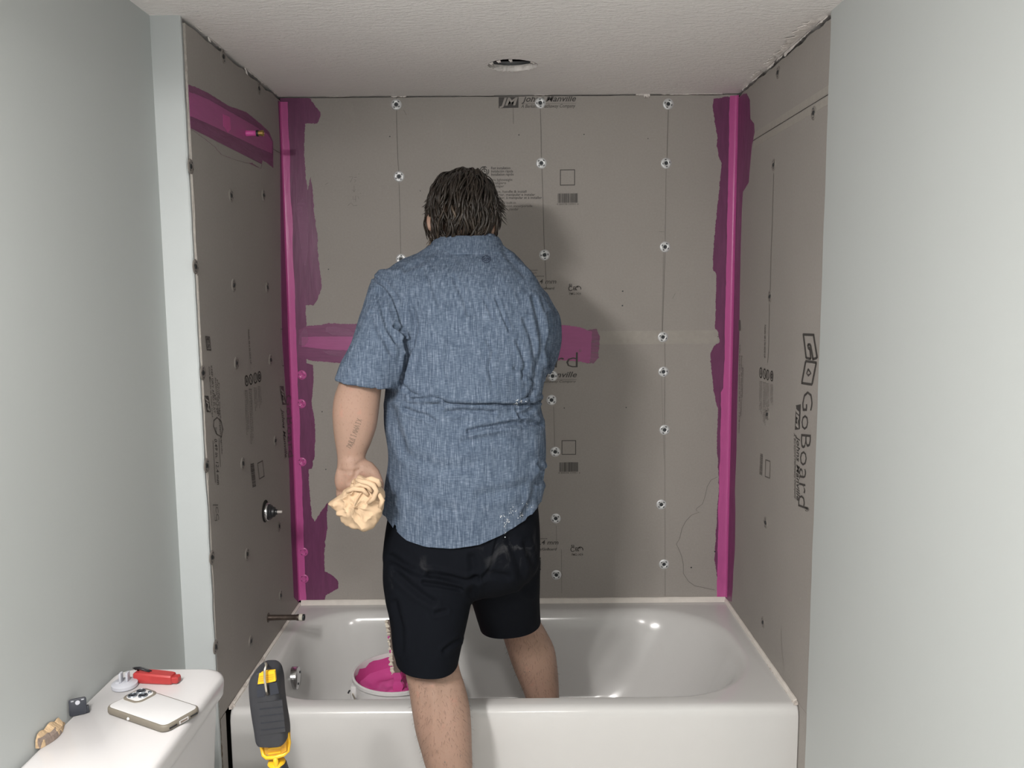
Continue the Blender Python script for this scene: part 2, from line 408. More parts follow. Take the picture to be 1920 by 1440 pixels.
# ------------------------------------------------------------------ alcove walls
SEAM_B = PB(1240, 632)[2]; SEAM_S = 1.940
ZTOP = ZC-.0045; ZFL = .412
wb = struct(G().box(-W2-.1, W2+.1, D+.03, D+.09, 0, ZC+.03).obj('wall_back', MAT['cavity'])); tag(wb, 'back alcove wall of grey foam boards with printed lettering and pink joints', 'wall')
wl = struct(G().box(-W2-.1, -W2-.03, YF+.014, D+.09, 0, ZC+.03).obj('wall_alcove_left', MAT['cavity'])); tag(wl, 'alcove side wall of grey board with faucet pipe and shower valve', 'wall')
wq = struct(G().box(W2+.03, W2+.1, YF+.012, D+.09, 0, ZC+.03).obj('wall_alcove_right', MAT['cavity'])); tag(wq, 'alcove side wall of grey board printed with large vertical lettering', 'wall')
def edge_line(a, b, n, amp, seed):
    return [(a+(b-a)*i/n, amp*noise.noise(Vector((seed, a+(b-a)*i/n*14, 0)))+amp*.6*noise.noise(Vector((seed, i*1.7, 9)))) for i in range(n+1)]
def panel(parent, plane, u0, u1, z0, z1, jag=None, seed=1.):
    """board sheet: outline polygon extruded 12.4 mm behind the plane; jag=(edge names) uneven"""
    jag = jag or {}; pts = []
    n = 40
    for u, e in edge_line(u0, u1, n, jag.get('b', .0003), seed): pts.append((u, z0+e))
    for z, e in edge_line(z0, z1, 70, jag.get('r', .0003), seed+3)[1:-1]: pts.append((u1+e, z))
    for u, e in edge_line(u1, u0, n, jag.get('t', .0003), seed+5): pts.append((u, z1+e))
    for z, e in edge_line(z1, z0, 70, jag.get('l', .0003), seed+7)[1:-1]: pts.append((u0+e, z))
    return plate(parent, plane, pts, 0., -.0124, MAT['board'], 'panel', MAT['board_edge'])
def to3(plane, u, z, off):
    if plane == 'B': return (u, D-off, z)
    if plane == 'L': return (-W2+off, u, z)
    return (W2-off, u, z)
def plate(parent, plane, pts, front, back, mat, name, edge=None):
    tr = tessellate_polygon([[Vector((p[0], p[1], 0)) for p in pts]]); n = len(pts)
    g = G(); g.add([to3(plane, *p, front) for p in pts]+[to3(plane, *p, back) for p in pts], [])
    nrm = Vector({'B': (0, -1, 0), 'L': (1, 0, 0), 'R': (-1, 0, 0)}[plane])
    for t_ in tr:
        a, b, c = (Vector(g.v[i]) for i in t_)
        if (b-a).cross(c-a).dot(nrm) < 0: t_ = t_[::-1]
        g.f.append(list(t_))
    nf = len(g.f)
    area = sum(pts[i][0]*pts[(i+1) % n][1]-pts[(i+1) % n][0]*pts[i][1] for i in range(n))
    flip = (area > 0) == (plane == 'R') if plane != 'B' else (area < 0)
    for i in range(n):
        j = (i+1) % n; q = [i, n+i, n+j, j]
        g.f.append(q if not flip else q[::-1])
    idx = [0]*nf+[1 if edge else 0]*n
    return g.obj(name, mat, parent, mats=[mat, edge] if edge else None, midx=idx if edge else None)
panel(wb, 'B', -W2+.001, W2-.001, SEAM_B+.0009, ZTOP, {'t': .0018}, 1.)
panel(wb, 'B', -W2+.001, W2-.001, ZFL, SEAM_B-.0009, {}, 2.)
panel(wl, 'L', YF+.016, D+.0, SEAM_S+.0008, ZTOP-.0075, {'t': .0055, 'l': .004}, 11.)
panel(wl, 'L', YF+.016, D+.0, .405, SEAM_S-.0008, {'l': .0045, 'b': .002}, 12.)
panel(wl, 'L', YF+.022, YT-.010, .002, .402, {'l': .003}, 13.)
panel(wq, 'R', YF+.006, D+.0, SEAM_S+.0012, ZTOP-.0075, {'t': .0060}, 21.)
panel(wq, 'R', YF+.006, D+.0, .405, SEAM_S-.0012, {'b': .0015}, 22.)
panel(wq, 'R', YF+.006, YT+.10, .002, .4045, {}, 23.)
# rough wood showing in the chipped joint beside the return
g = G(); rings = []
for za, zb, mt in ((.01, .50, 'stud'), (.505, ZC-.02, 'board_edge')):
    rings = []; g = G()
    for z in np.linspace(za, zb, 90):
        e = .003*noise.noise(Vector((1, 2, z*30)))+.002*noise.noise(Vector((1, 6, z*90)))
        rings.append([(-.7550, YF+.0135, z), (-.7515+e, YF+.0150, z), (-.7518+e, YF+.023, z), (-.762, YF+.023, z)])
    g.loft(rings); recalc(g.obj('chipped_edge', MAT[mt], wl))

# ------------------------------------------------------------------ sealant strokes (thin raised coats following traced edges)
PF = {'B': PB, 'L': PL, 'R': PR}
def uv(plane, px, py):
    p = PF[plane](px, py); return (p[0], p[2]) if plane == 'B' else (p[1], p[2])
def coat(parent, plane, pxs, thick, mat, amp=.0026, name='sealant_coat', step=.0032, lim=None):
    pts = [uv(plane, *p) for p in pxs]; out = []
    for i in range(len(pts)):
        a, b = np.array(pts[i]), np.array(pts[(i+1) % len(pts)]); L = np.linalg.norm(b-a); n = max(1, int(L/step)); t_ = (b-a)/max(L, 1e-6); nn = np.array([-t_[1], t_[0]])
        for k in range(n):
            q = a+(b-a)*k/n
            q = q+nn*amp*(noise.noise(Vector((q[0]*260, q[1]*260, 3)))+.8*noise.noise(Vector((q[0]*60, q[1]*60, 1))))
            out.append(q)
    if plane == 'B': out = [(min(max(q[0], -W2+.0004), W2-.0004), min(max(q[1], ZFL-.001), ZTOP)) for q in out]
    else: out = [(min(max(q[0], YF+.016), D-.0004), min(q[1], ZTOP-.013)) for q in out]
    return plate(parent, plane, out, thick, -.0002, mat, name)
def cl(py): return 527.5+(py-179)*.0363            # left corner line in the photograph
def cr(py): return 1386.5-(py-177)*.0268
cornerL = [(cl(y)-4, y) for y in (1128, 900, 600, 300, 182)]
coat(wb, 'B', [(543, 182), (582, 185), (592, 200), (601, 210), (599, 223), (595, 231), (572, 232), (571, 260), (571, 300), (573, 333), (577, 357), (582, 332), (587, 360),
     (589, 400), (595, 443), (597, 487), (602, 520), (603, 540), (595, 563), (588, 572), (573, 572), (574, 593), (575, 612), (575, 680), (587, 685), (588, 710), (587, 727), (584, 755), (590, 789),
     (591, 827), (590, 855), (585, 878), (579, 880), (579, 904), (582, 939), (585, 970), (590, 978), (604, 956), (615, 942), (613, 966), (614, 987), (610, 1015), (608, 1046), (609, 1071),
     (623, 1079), (635, 1090), (634, 1103), (623, 1110), (610, 1116), (608, 1126)]+cornerL, .0007, MAT['pink_thin'])
coat(wb, 'B', [(560, 618), (577, 611), (599, 609), (617, 606), (642, 607), (720, 607), (720, 684), (646, 683), (630, 680), (586, 677), (560, 670)], .0011, MAT['pink_thin_h'])
coat(wb, 'B', [(566, 632), (600, 631), (650, 631), (720, 631), (720, 656), (650, 657), (610, 655), (585, 652), (566, 650)], .0016, MAT['pink_mid'], .001)
coat(wb, 'B', [(612, 612), (632, 613), (655, 617), (668, 627), (655, 631), (625, 628), (610, 622)], .0014, MAT['pink_scuff'], .002)
coat(wb, 'B', [(604, 657), (625, 658), (650, 660), (650, 668), (628, 668), (612, 663)], .0018, MAT['pink_scuff'], .002)
coat(wb, 'B', [(572, 615), (578, 625), (577, 642), (570, 650), (560, 645), (562, 628)], .0018, MAT['pink_scuff'], .003)
coat(wb, 'B', [(556, 385), (568, 372), (575, 385), (580, 420), (578, 470), (572, 500), (566, 480), (560, 430)], .0011, MAT['pink_scuff'], .003)
coat(wb, 'B', [(1000, 607), (1053, 609), (1077, 612), (1102, 619), (1110, 622), (1108, 660), (1105, 681), (1083, 678), (1053, 675), (1000, 675)], .0011, MAT['pink_mid'])
coat(wb, 'B', [(1100, 619), (1118, 617), (1124, 628), (1124, 653), (1121, 660), (1123, 670), (1113, 682), (1100, 681)], .0008, MAT['pink_wash'])
coat(wl, 'L', [(521, 187), (525, 277), (526, 460), (527, 560), (529, 640), (537, 760), (542, 870), (546, 1010), (551, 1120), (562, 1132)]+[(cl(y)+5, y) for y in (900, 600, 300, 182)], .0007, MAT['pink_thin'], .0008)
coat(wl, 'L', [(344, 157), (364, 162), (391, 175), (427, 198), (461, 210), (488, 232), (504, 247), (512, 266), (512, 315), (500, 305), (492, 300), (489, 317), (473, 306), (459, 305),
     (437, 298), (415, 290), (403, 276), (386, 262), (369, 250), (344, 232)], .0007, MAT['pink_thin_h'], .0014)
coat(wl, 'L', [(344, 171), (362, 175), (391, 187), (427, 208), (466, 230), (500, 251), (510, 266), (509, 288), (481, 276), (451, 261), (415, 244), (379, 227), (344, 213)], .0013, MAT['pink_mid'], .001)
coat(wl, 'L', [(417, 214), (430, 220), (432, 243), (426, 248), (418, 236)], .0018, MAT['pink_thick'], .002)
coat(wb, 'B', [(1338, 185), (1336, 200), (1341, 233), (1345, 257), (1344, 273), (1348, 293), (1353, 307), (1350, 340), (1345, 387), (1340, 437), (1337, 480), (1337, 507), (1343, 513), (1342, 560),
     (1341, 615), (1346, 622), (1349, 641), (1338, 649), (1332, 664), (1333, 686), (1338, 731), (1341, 748), (1344, 761), (1347, 765), (1345, 795), (1344, 840), (1347, 885), (1348, 919), (1344, 967),
     (1342, 1012), (1340, 1050), (1344, 1080), (1348, 1084), (1347, 1116), (1368, 1116)]+[(cr(y)+4, y) for y in (900, 600, 300, 178)], .0007, MAT['pink_thin'])
coat(wq, 'R', [(1400, 175), (1406, 187), (1407, 223), (1414, 232), (1415, 250), (1410, 273), (1406, 317), (1404, 342), (1393, 360), (1391, 393), (1389, 460), (1387, 560), (1386, 633), (1384, 694), (1382, 769),
     (1381, 844), (1378, 919), (1379, 956), (1378, 1031), (1375, 1072), (1374, 1099), (1372, 1128), (1358, 1122)]+[(cr(y)-5, y) for y in (900, 600, 300, 178)], .0007, MAT['pink_thin'], .0008)
def bead(parent, s, wide_back, wide_side, z0, z1, mat, fil=.003):
    rings = []; N = 120
    for i in range(N+1):
        z = z0+(z1-z0)*i/N
        a = wide_back(z)*(1+.16*noise.noise(Vector((s, z*9, 1)))+.06*noise.noise(Vector((s, z*90, 1)))); b = wide_side(z)*(1+.15*noise.noise(Vector((s, z*9, 5)))+.07*noise.noise(Vector((s, z*90, 5))))
        ring = [(s*W2, D+.001, z), (s*W2, D-b, z), (s*(W2-.0010), D-b+.0008, z), (s*(W2-.0016), D-b*.6, z)]
        for u in np.linspace(0, 1, 6):
            th = math.pi/2*u
            ring.append((s*(W2-.0017-fil*(1-math.cos(th))), D-.0017-fil*(1-math.sin(th)), z))
        ring += [(s*(W2-a*.6), D-.0017, z), (s*(W2-a+.0008), D-.0013, z), (s*(W2-a), D, z)]; rings.append(ring)
    g = G(); g.loft(rings); return smooth_auto(recalc(g.obj('sealant_bead', mat, parent)), 50)
bead(wb, -1, lambda z: .025, lambda z: .012, ZFL+.001, ZTOP-.012, MAT['pink_bead'])
bead(wb, 1, lambda z: .026 if z > 1.15 else .034, lambda z: .014, ZFL+.001, ZTOP-.003, MAT['pink_bead'], .008)
# translucent caulk bands along the uncoated seams
coat(wb, 'B', [(1124, 621), (1240, 620), (1345, 619), (1345, 644), (1240, 645), (1124, 646)], .0004, MAT['seam'], .0006, 'joint_band')
def hseam(plane, y0, y1, z, h0, h1, n=16):
    pts = [(y0+(y1-y0)*i/n, z-h0) for i in range(n+1)]+[(y1+(y0-y1)*i/n, z+h1) for i in range(n+1)]
    return plate(wq if plane == 'R' else wl, plane, pts, .0004, -.0002, MAT['seam'], 'joint_band')
hseam('R', YF+.008, 2.60, SEAM_S-.003, .020, -.0015); hseam('R', YF+.008, 2.60, SEAM_S+.003, -.0015, .018)

# ------------------------------------------------------------------ washers with screws
def washer_mesh():
    rad = [0, .0058, .0062, .0085, .0100, .0130, .0136, .0174, .0180]; hts = [.0009, .0009, .0017, .0019, .0024, .0024, .0022, .0012, 0]; n = 36
    v = []; f = []; mi = []
    for r, h in zip(rad, hts):
        for i in range(n):
            a = 2*math.pi*i/n; v.append((r*math.cos(a), -h, r*math.sin(a)))
    for k in range(len(rad)-1):
        for i in range(n):
            j = (i+1) % n; f.append((k*n+i, k*n+j, (k+1)*n+j, (k+1)*n+i))
            mi.append(1 if (k == 4 and i % 9 in (0, 1, 2)) else 0)
    return v, f, mi
wv, wf, wmi = washer_mesh()
def base_mesh(name, v, f, mats, mi=None):
    me = bpy.data.meshes.new(name); me.from_pydata(v, [], f); [me.materials.append(m) for m in mats]
    if mi: me.polygons.foreach_set('material_index', mi)
    me.polygons.foreach_set('use_smooth', [True]*len(me.polygons)); me.update(); return me
WME = base_mesh('washer', wv, wf, [MAT['zinc'], MAT['screw']], wmi); WMD = base_mesh('washer_shaded', wv, wf, [MAT['zinc_shaded'], MAT['screw']], wmi)
WMP = base_mesh('washer_coated', wv, wf, [MAT['pink_bead'], MAT['pink_thin']], wmi)
sg = G().lathe([(.0001, -.0010), (.0022, -.0014), (.0056, -.0028), (.0060, -.0022), (.0060, -.0004)], (0, 0, 0), 'y', 14)
SME = base_mesh('screw', sg.v, sg.f, [MAT['screw']])
def washer(parent, plane, px, py, me=WME, s=1.):
    p = PF[plane](px, py); o = bpy.data.objects.new('washer', me); link(o, parent); o.location = p
    o.rotation_euler = {'B': (0, random.uniform(0, 6), 0), 'L': (random.uniform(0, 6), 0, math.pi/2), 'R': (random.uniform(0, 6), 0, -math.pi/2)}[plane]
    if plane == 'L': o.rotation_euler = (0, random.uniform(0, 6), math.pi/2)
    if plane == 'R': o.rotation_euler = (0, random.uniform(0, 6), -math.pi/2)
    o.scale = (s, s, s)
    if me is not WMP:
        c = bpy.data.objects.new('screw', SME); link(c, o)
for p in [(743, 196), (748, 331), (752, 486), (1013, 193), (1015, 306), (1021, 478), (1036, 705), (1034, 750), (1041, 847), (1042, 972), (1043, 1078), (1253, 195), (1249, 306), (1247, 463),
          (1243, 632), (1244, 697), (1246, 806), (1240, 946), (1245, 1058)]: washer(wb, 'B', *p)
for p in [(566, 703), (565, 757), (566, 866), (569, 1035), (570, 1085)]: washer(wb, 'B', *p, me=WMP, s=.9)
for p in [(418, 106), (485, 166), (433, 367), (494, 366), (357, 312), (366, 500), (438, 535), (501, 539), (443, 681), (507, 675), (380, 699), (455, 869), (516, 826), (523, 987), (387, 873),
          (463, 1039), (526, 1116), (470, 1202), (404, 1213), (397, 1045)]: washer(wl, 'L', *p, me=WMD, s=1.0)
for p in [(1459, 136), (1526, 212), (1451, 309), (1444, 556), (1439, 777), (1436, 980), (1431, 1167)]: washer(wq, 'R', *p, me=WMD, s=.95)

# ------------------------------------------------------------------ printing and pencil on the boards
def text_mesh(s, bold=0., shear=0., sp=1.):
    cu = bpy.data.curves.new('t', 'FONT'); cu.body = s; cu.resolution_u = 2; cu.offset = bold; cu.shear = shear; cu.space_character = sp; cu.fill_mode = 'FRONT'
    ob = bpy.data.objects.new('t', cu); COL.objects.link(ob); dg = bpy.context.evaluated_depsgraph_get()
    me = bpy.data.meshes.new_from_object(ob.evaluated_get(dg), depsgraph=dg)
    v = np.array([p.co[:2] for p in me.vertices]) if len(me.vertices) else np.zeros((0, 2)); f = [list(p.vertices) for p in me.polygons]
    bpy.data.objects.remove(ob); bpy.data.curves.remove(cu); bpy.data.meshes.remove(me); return v, f
CAPH = text_mesh('H')[0][:, 1].max()
def place2d(parent, plane, v, f, a, b, c, mat, name, off=.0012, clip=None):
    """local (u in 0..1 along a->b, w in 0..1 along a->c), points given as photo pixels on the plane"""
    A, B, C = (np.array(PF[plane](*p)) for p in (a, b, c))
    E1, E2 = B-A, C-A
    V = A+np.outer(v[:, 0], E1)+np.outer(v[:, 1], E2)
    if plane == 'B': V[:, 1] = D-off
    elif plane == 'L': V[:, 0] = -W2+off
    else: V[:, 0] = W2-off
    o = mk(name, V, f, mat, parent)
    bm = bmesh.new(); bm.from_mesh(o.data)
    if clip is not None:
        bmesh.ops.bisect_plane(bm, geom=bm.verts[:]+bm.edges[:]+bm.faces[:], plane_co=(0, 0, clip), plane_no=(0, 0, 1), clear_outer=True)
    nrm = Vector({'B': (0, -1, 0), 'L': (1, 0, 0), 'R': (-1, 0, 0)}[plane])
    for fc in bm.faces:
        fc.normal_update()
        if fc.normal.dot(nrm) < 0: fc.normal_flip()
    bm.to_mesh(o.data); bm.free(); return o
def text(parent, plane, s, a, b, c, mat=None, bold=0., shear=0., clip=None, off=.0012):
    v, f = text_mesh(s, bold, shear)
    if not len(v): return
    v = v.copy(); x0, x1 = v[:, 0].min(), v[:, 0].max(); v[:, 0] = (v[:, 0]-x0)/(x1-x0); v[:, 1] /= CAPH
    return place2d(parent, plane, v, f, a, b, c, mat or MAT['ink'], 'printed_text', off, clip)
def strokes2d(lines, wd=.03, asp=1.):
    V = []; F = []
    for ln in lines:
        for (x0, y0), (x1, y1) in zip(ln[:-1], ln[1:]):
            dx, dy = (x1-x0)*asp, y1-y0; L = math.hypot(dx, dy) or 1; nx, ny = -dy/L*wd/asp, dx/L*wd; ex, ey = dx/L*wd*.8/asp, dy/L*wd*.8
            n = len(V); V += [(x0-ex+nx, y0-ey+ny), (x1+ex+nx, y1+ey+ny), (x1+ex-nx, y1+ey-ny), (x0-ex-nx, y0-ey-ny)]; F.append([n, n+1, n+2, n+3])
    return np.array(V), F
def circ(cx, cy, rx, ry, n=18, a0=0, a1=360): return [(cx+rx*math.cos(math.radians(a0+(a1-a0)*i/n)), cy+ry*math.sin(math.radians(a0+(a1-a0)*i/n))) for i in range(n+1)]
def drawing(parent, plane, lines, a, b, c, wd=.03, mat=None, name='printed_mark', asp=1., off=.0012, clip=None):
    v, f = strokes2d(lines, wd, asp); return place2d(parent, plane, v, f, a, b, c, mat or MAT['ink'], name, off, clip)
def rects(parent, plane, rs, a, b, c, mat=None, name='printed_mark', off=.0012, clip=None):
    V = []; F = []
    for x0, y0, x1, y1 in rs:
        n = len(V); V += [(x0, y0), (x1, y0), (x1, y1), (x0, y1)]; F.append([n, n+1, n+2, n+3])
    return place2d(parent, plane, np.array(V, float), F, a, b, c, mat or MAT['ink'], name, off, clip)
def barcode(parent, plane, a, b, c, mat=None, seed=3):
    r = random.Random(seed); x = 0.; rs = []
    while x < .97:
        w_ = r.choice([.016, .016, .03, .045]); rs.append((x, 0, min(x+w_, 1), 1)); x += w_+r.choice([.014, .014, .026])
    return rects(parent, plane, rs, a, b, c, mat, 'printed_barcode')
def frame(parent, plane, a, b, c, wd=.05, mat=None):
    return rects(parent, plane, [(0, 0, 1, wd), (0, 1-wd, 1, 1), (0, wd, wd, 1-wd), (1-wd, wd, 1, 1-wd)], a, b, c, mat, 'printed_mark')
def jm(parent, plane, a, b, c, mat=None, clip=None):
    rects(parent, plane, [(0, 0, 1, 1)], a, b, c, mat or MAT['ink'], 'printed_logo', .0011, clip)
    v, f = text_mesh('JM', .035, .25); v = v.copy(); x0, x1 = v[:, 0].min(), v[:, 0].max(); y0, y1 = v[:, 1].min(), v[:, 1].max()
    v[:, 0] = .04+(v[:, 0]-x0)/(x1-x0)*.93; v[:, 1] = -.0+(v[:, 1]-y0)/(y1-y0)*.80
    return place2d(parent, plane, v, f, a, b, c, MAT['board'], 'printed_logo', .0016, clip)
K = MAT['ink']; S_ = MAT['ink_soft']
CT = ZTOP-.0018
# --- back wall, upper board
jm(wb, 'B', (935, 203), (972, 202), (935, 179), None, CT)
text(wb, 'B', 'Johns Manville', (978, 191), (1080, 190), (978, 180), K, .014, .35, CT)
rects(wb, 'B', [(0, 0, 1, .4)], (978, 195), (1080, 194.2), (978, 194), S_)
text(wb, 'B', 'A Berkshire Hathaway Company', (977, 202.5), (1079, 201.5), (977, 196), K, .0, .3)
def lines(rows, x0, h, mat=S_, pl='B', par=None):
    for s, py, x1 in rows: text(par or wb, pl, s, (x0, py), (x1, py-.3), (x0, py-h), mat, .006)
drawing(wb, 'B', [circ(.5, .5, .46, .46, 24, 60, 380), circ(.5, .45, .28, .30, 18), [(.5, .45), (.5, .72)], [(.5, .45), (.62, .45)], [(.30, .95), (.5, .86), (.62, .97)]], (899, 330), (917, 330), (899, 312), .035)
lines([('Fast installation', 317.5, 957), ('Instalación rápida', 323.5, 962), ('Installation rapide', 329.5, 963)], 921, 4.6, K)
lines([('Ultra lightweight', 339.5, 961), ('Ultraligero', 345.5, 949), ('Ultraléger', 351.5, 945)], 916, 4.4)
lines([('Easy to use, handle & install', 361.5, 987), ('Fácil de cortar, manipular e instalar', 367.3, 1003), ('Facile à couper, à manipular et à installer', 373.0, 1016)], 905, 4.4, K)
lines([('Waterproof seal built-in', 382.5, 967), ('Impermeabilización incorporada', 388.5, 998), ('Étanchéité intégrée standar', 394.5, 972)], 905, 4.4)
frame(wb, 'B', (1050, 348), (1078, 347.6), (1050, 318)); barcode(wb, 'B', (1046, 380.5), (1083, 380), (1046, 363), None, 3); text(wb, 'B', '0 84578 23901 6', (1044, 384.3), (1085, 384), (1044, 381.6), S_)
# small spec text beside the shoulder, repeated on the lower board
for dy, dx in ((0, 0), (489, 4)):
    if not dy:
        text(wb, 'B', 'Tile backer component', (960+dx, 508.5), (1008, 508), (960, 505), S_, .006); text(wb, 'B', 'Panneau de support', (960, 513.7), (1006, 513.3), (960, 510.3), S_, .006); text(wb, 'B', 'Panel para Compuestos', (960, 519.3), (1020, 519), (960, 516), S_, .006)
    else: text(wb, 'B', 'Compuestos', (985, 1011), (1026, 1010.7), (985, 1008), S_, .006)
    text(wb, 'B', '0.49 in. 12.4 mm', (950+dx, 532.5+dy), (1043+dx, 531.5+dy), (950+dx, 524.5+dy), K, .008, .15)
    text(wb, 'B', 'goboard.com/GoBoard', (972+dx, 543+dy), (1039.5+dx, 542.6+dy), (972+dx, 538.5+dy), K, .01, .2)
    drawing(wb, 'B', [circ(.16, .42, .15, .34, 14, 40, 330), [(.38, .42), (.52, .42)], [(.40, .2), (.40, .68), (.54, .66)], [(.40, .2), (.56, .2)], circ(.66, .42, .10, .26, 10, 30, 260), circ(.74, .35, .22, .42, 12, -10, 120)],
            (1066+dx, 546+dy), (1090+dx, 545.8+dy), (1066+dx, 534+dy), .05, S_, asp=2.)
    text(wb, 'B', 'ES', (1067+dx, 536+dy), (1073+dx, 536+dy), (1067+dx, 532.5+dy), K, .01); text(wb, 'B', 'PMG-1434', (1068+dx, 553+dy), (1089+dx, 552.7+dy), (1068+dx, 548.6+dy), S_, .004)
# lower board logo
text(wb, 'B', 'GoBoard', (880, 691), (1083, 689), (880, 662), K, -.012)
text(wb, 'B', '®', (1085, 660), (1090, 660), (1085, 655), S_)
jm(wb, 'B', (930, 717), (965, 717), (930, 695)); text(wb, 'B', 'Johns Manville', (972, 708), (1081.5, 707), (972, 698), K, .014, .3)
rects(wb, 'B', [(0, 0, 1, .4)], (972, 713), (1081, 712), (972, 711.5), S_); text(wb, 'B', 'A Berkshire Hathaway Company', (972, 718), (1080, 717), (972, 713.8), K, .0, .25)
frame(wb, 'B', (1053, 852.5), (1080, 852.3), (1053, 825.5)); barcode(wb, 'B', (1049, 884.5), (1085, 884), (1049, 867), None, 5); text(wb, 'B', '0 84578 23901 6', (1047, 888), (1088, 887.6), (1047, 885.4), S_)
frame(wb, 'B', (1009, 1069), (1014, 1069), (1009, 1045), .12)
# --- right wall (reads downwards)
text(wq, 'R', 'GoBoard', (1506, 734), (1497, 949), (1525, 733), K, -.012)
text(wq, 'R', '®', (1510, 951), (1510, 959), (1517, 951), K)
bx = [[(0, 0), (1, 0), (1, .92), (0, 1.), (0, 0)]]
drawing(wq, 'R', [[(.02, .0), (.0, .90), (.06, .92)], [(.0, .0), (.34, .0)], [(.0, 1.), (.42, .98)]], (1506, 627), (1512, 673), (1527, 627), .02, K)
def polyl(parent, plane, pts, wd, mat, name='pencil_line', off=.0010):
    q = [np.array(uv(plane, *p)) for p in pts]; V = []; F = []
    for i, p in enumerate(q):
        d = q[min(i+1, len(q)-1)]-q[max(i-1, 0)]; d = d/np.linalg.norm(d); nn = np.array([-d[1], d[0]])*wd/2; V += [to3(plane, *(p+nn), off), to3(plane, *(p-nn), off)]
    for i in range(len(q)-1): F.append((2*i, 2*i+1, 2*i+3, 2*i+2))
    o = mk(name, V, F, mat, parent); return o
for q in [[(1506, 627), (1527, 628)], [(1507, 629), (1512, 671)], [(1512, 671), (1521, 673)], [(1526, 630), (1533, 672)], [(1532, 671), (1524, 674)], [(1515, 646), (1520, 646)], [(1515, 646), (1516, 652), (1519, 654)], [(1520, 647), (1525, 673)], [(1519, 654), (1521, 673)],
          [(1511, 677), (1532, 680)], [(1511, 678), (1504, 717)], [(1503, 718), (1523, 721)], [(1531, 681), (1523, 720)], [(1516, 692), (1521, 700), (1516, 704), (1513, 700), (1516, 692)]]:
    polyl(wq, 'R', q, .0062 if abs(q[0][1]-q[-1][1]) < 6 else .009, K, 'printed_logo')
jm(wq, 'R', (1493, 760), (1491, 806), (1502, 758)); text(wq, 'R', 'Johns Manville', (1494.5, 816), (1494, 938), (1500.5, 816), K, .012, .3)
rects(wq, 'R', [(0, 0, 1, .5)], (1492.4, 816), (1491.4, 936), (1493.2, 816), S_); text(wq, 'R', 'A Berkshire Hathaway Company', (1489, 812), (1490, 935), (1492, 812), S_, 0, .25)
text(wq, 'R', 'PANEL 48 x 96 SIDE UP', (1434, 609), (1433, 671), (1436.5, 609), S_, .01)
for i, x in enumerate((1427, 1434, 1440, 1447.5)):
    drawing(wq, 'R', [circ(.5, .5, .45, .45, 18), [[(.3, .5), (.6, .62), (.6, .38), (.3, .5)], [(.3, .3), (.7, .7)], [(.25, .55), (.7, .45)], circ(.5, .5, .2, .2, 8)][i]], (x-2.6, 689+i*2), (x-2.6, 709+i*2), (x+2.8, 689+i*2), .06, S_)
    for k in range(3): text(wq, 'R', ['Fast installation rapid', 'Instalación rápida', 'Installation rapide se'][k], (x-2.4+k*1.9, 715+i*2), (x-2.8+k*1.9, [768, 790, 762, 752][i]+k*4), (x-1.2+k*1.9, 715+i*2), S_, .0)
barcode(wq, 'R', (1426, 850), (1424.5, 890), (1431, 852), S_, 4); frame(wq, 'R', (1436, 861), (1435, 894), (1445, 864), .06, S_)
for i, x in enumerate((1388, 1391.5, 1394)): text(wq, 'R', ['Tile backer board 0.49 in. 12.4 mm', 'Panneau de support de carrelage', 'goboard.com component'][i], (x-1.2, 645+i*22), (x-2.5, [812, 780, 745][i]), (x+.6, 645+i*22), S_, .004)
rects(wq, 'R', [(0, 0, 1, 1)], (1385.5, 600), (1385.5, 620), (1389, 600), S_)
# --- left wall (reads downwards)
jm(wl, 'L', (524, 724), (529, 759), (531, 724)); text(wl, 'L', 'Johns Manville', (527, 766), (534, 858), (531.5, 766), K, .012, .3)
text(wl, 'L', 'GoBoard', (535, 740), (540, 858), (546, 740), MAT['ink_soft'], -.008, 0)
drawing(wl, 'L', [[(0, .8), (0, 0), (.35, 0)]], (526, 617), (528, 640), (531, 617), .03, K); drawing(wl, 'L', [[(.6, .0), (1, 0), (1, .6)]], (526, 660), (529, 686), (531, 660), .03, K)
frame(wl, 'L', (384, 630), (387, 657), (392.5, 631), .10, K); text(wl, 'L', 'ES', (386, 634), (388, 654), (391, 634), K, .02)
text(wl, 'L', 'PANEL 48 x 96 SIDE UP', (464, 618), (468.5, 683), (466.5, 618), S_, .01)
jm(wl, 'L', (382.5, 742), (387, 773), (390, 742), K)
for x0, y0, x1, y1, s, w_ in ((390.5, 687, 397, 782, 'Johns Manville tile backer board', 2.), (394, 686, 400, 775, 'KEEP DRY AND FLAT', 3.2), (402, 708, 408, 780, 'Sistema de panel', 2.), (405.5, 712, 413, 830, 'Panneau de support', 2.), (408.5, 718, 415, 852, 'Facile installation rapide', 2.),
                              (400, 738, 406, 776, '49 x 10', 3.)):
    text(wl, 'L', s, (x0, y0), (x1, y1), (x0+w_, y0), S_, .006)
drawing(wl, 'L', [[(0, .5), (.2, .9), (.6, 1.), (1., .75), (.85, .3), (.45, .05), (.15, .15), (0, .5)]], (397, 783), (401, 820), (415, 783), .03, S_)
text(wl, 'L', 'Size', (402, 801), (404, 814), (405.5, 801), K, .004)
text(wl, 'L', '0.49 in. 12.4 mm', (401, 823), (406.5, 909), (406, 823), K, .008, .15)
rects(wl, 'L', [(0, 0, 1, 1)], (398.2, 826), (403, 905), (399, 826), S_); rects(wl, 'L', [(0, 0, 1, 1)], (409.5, 822), (412.5, 876), (410.2, 822), S_)
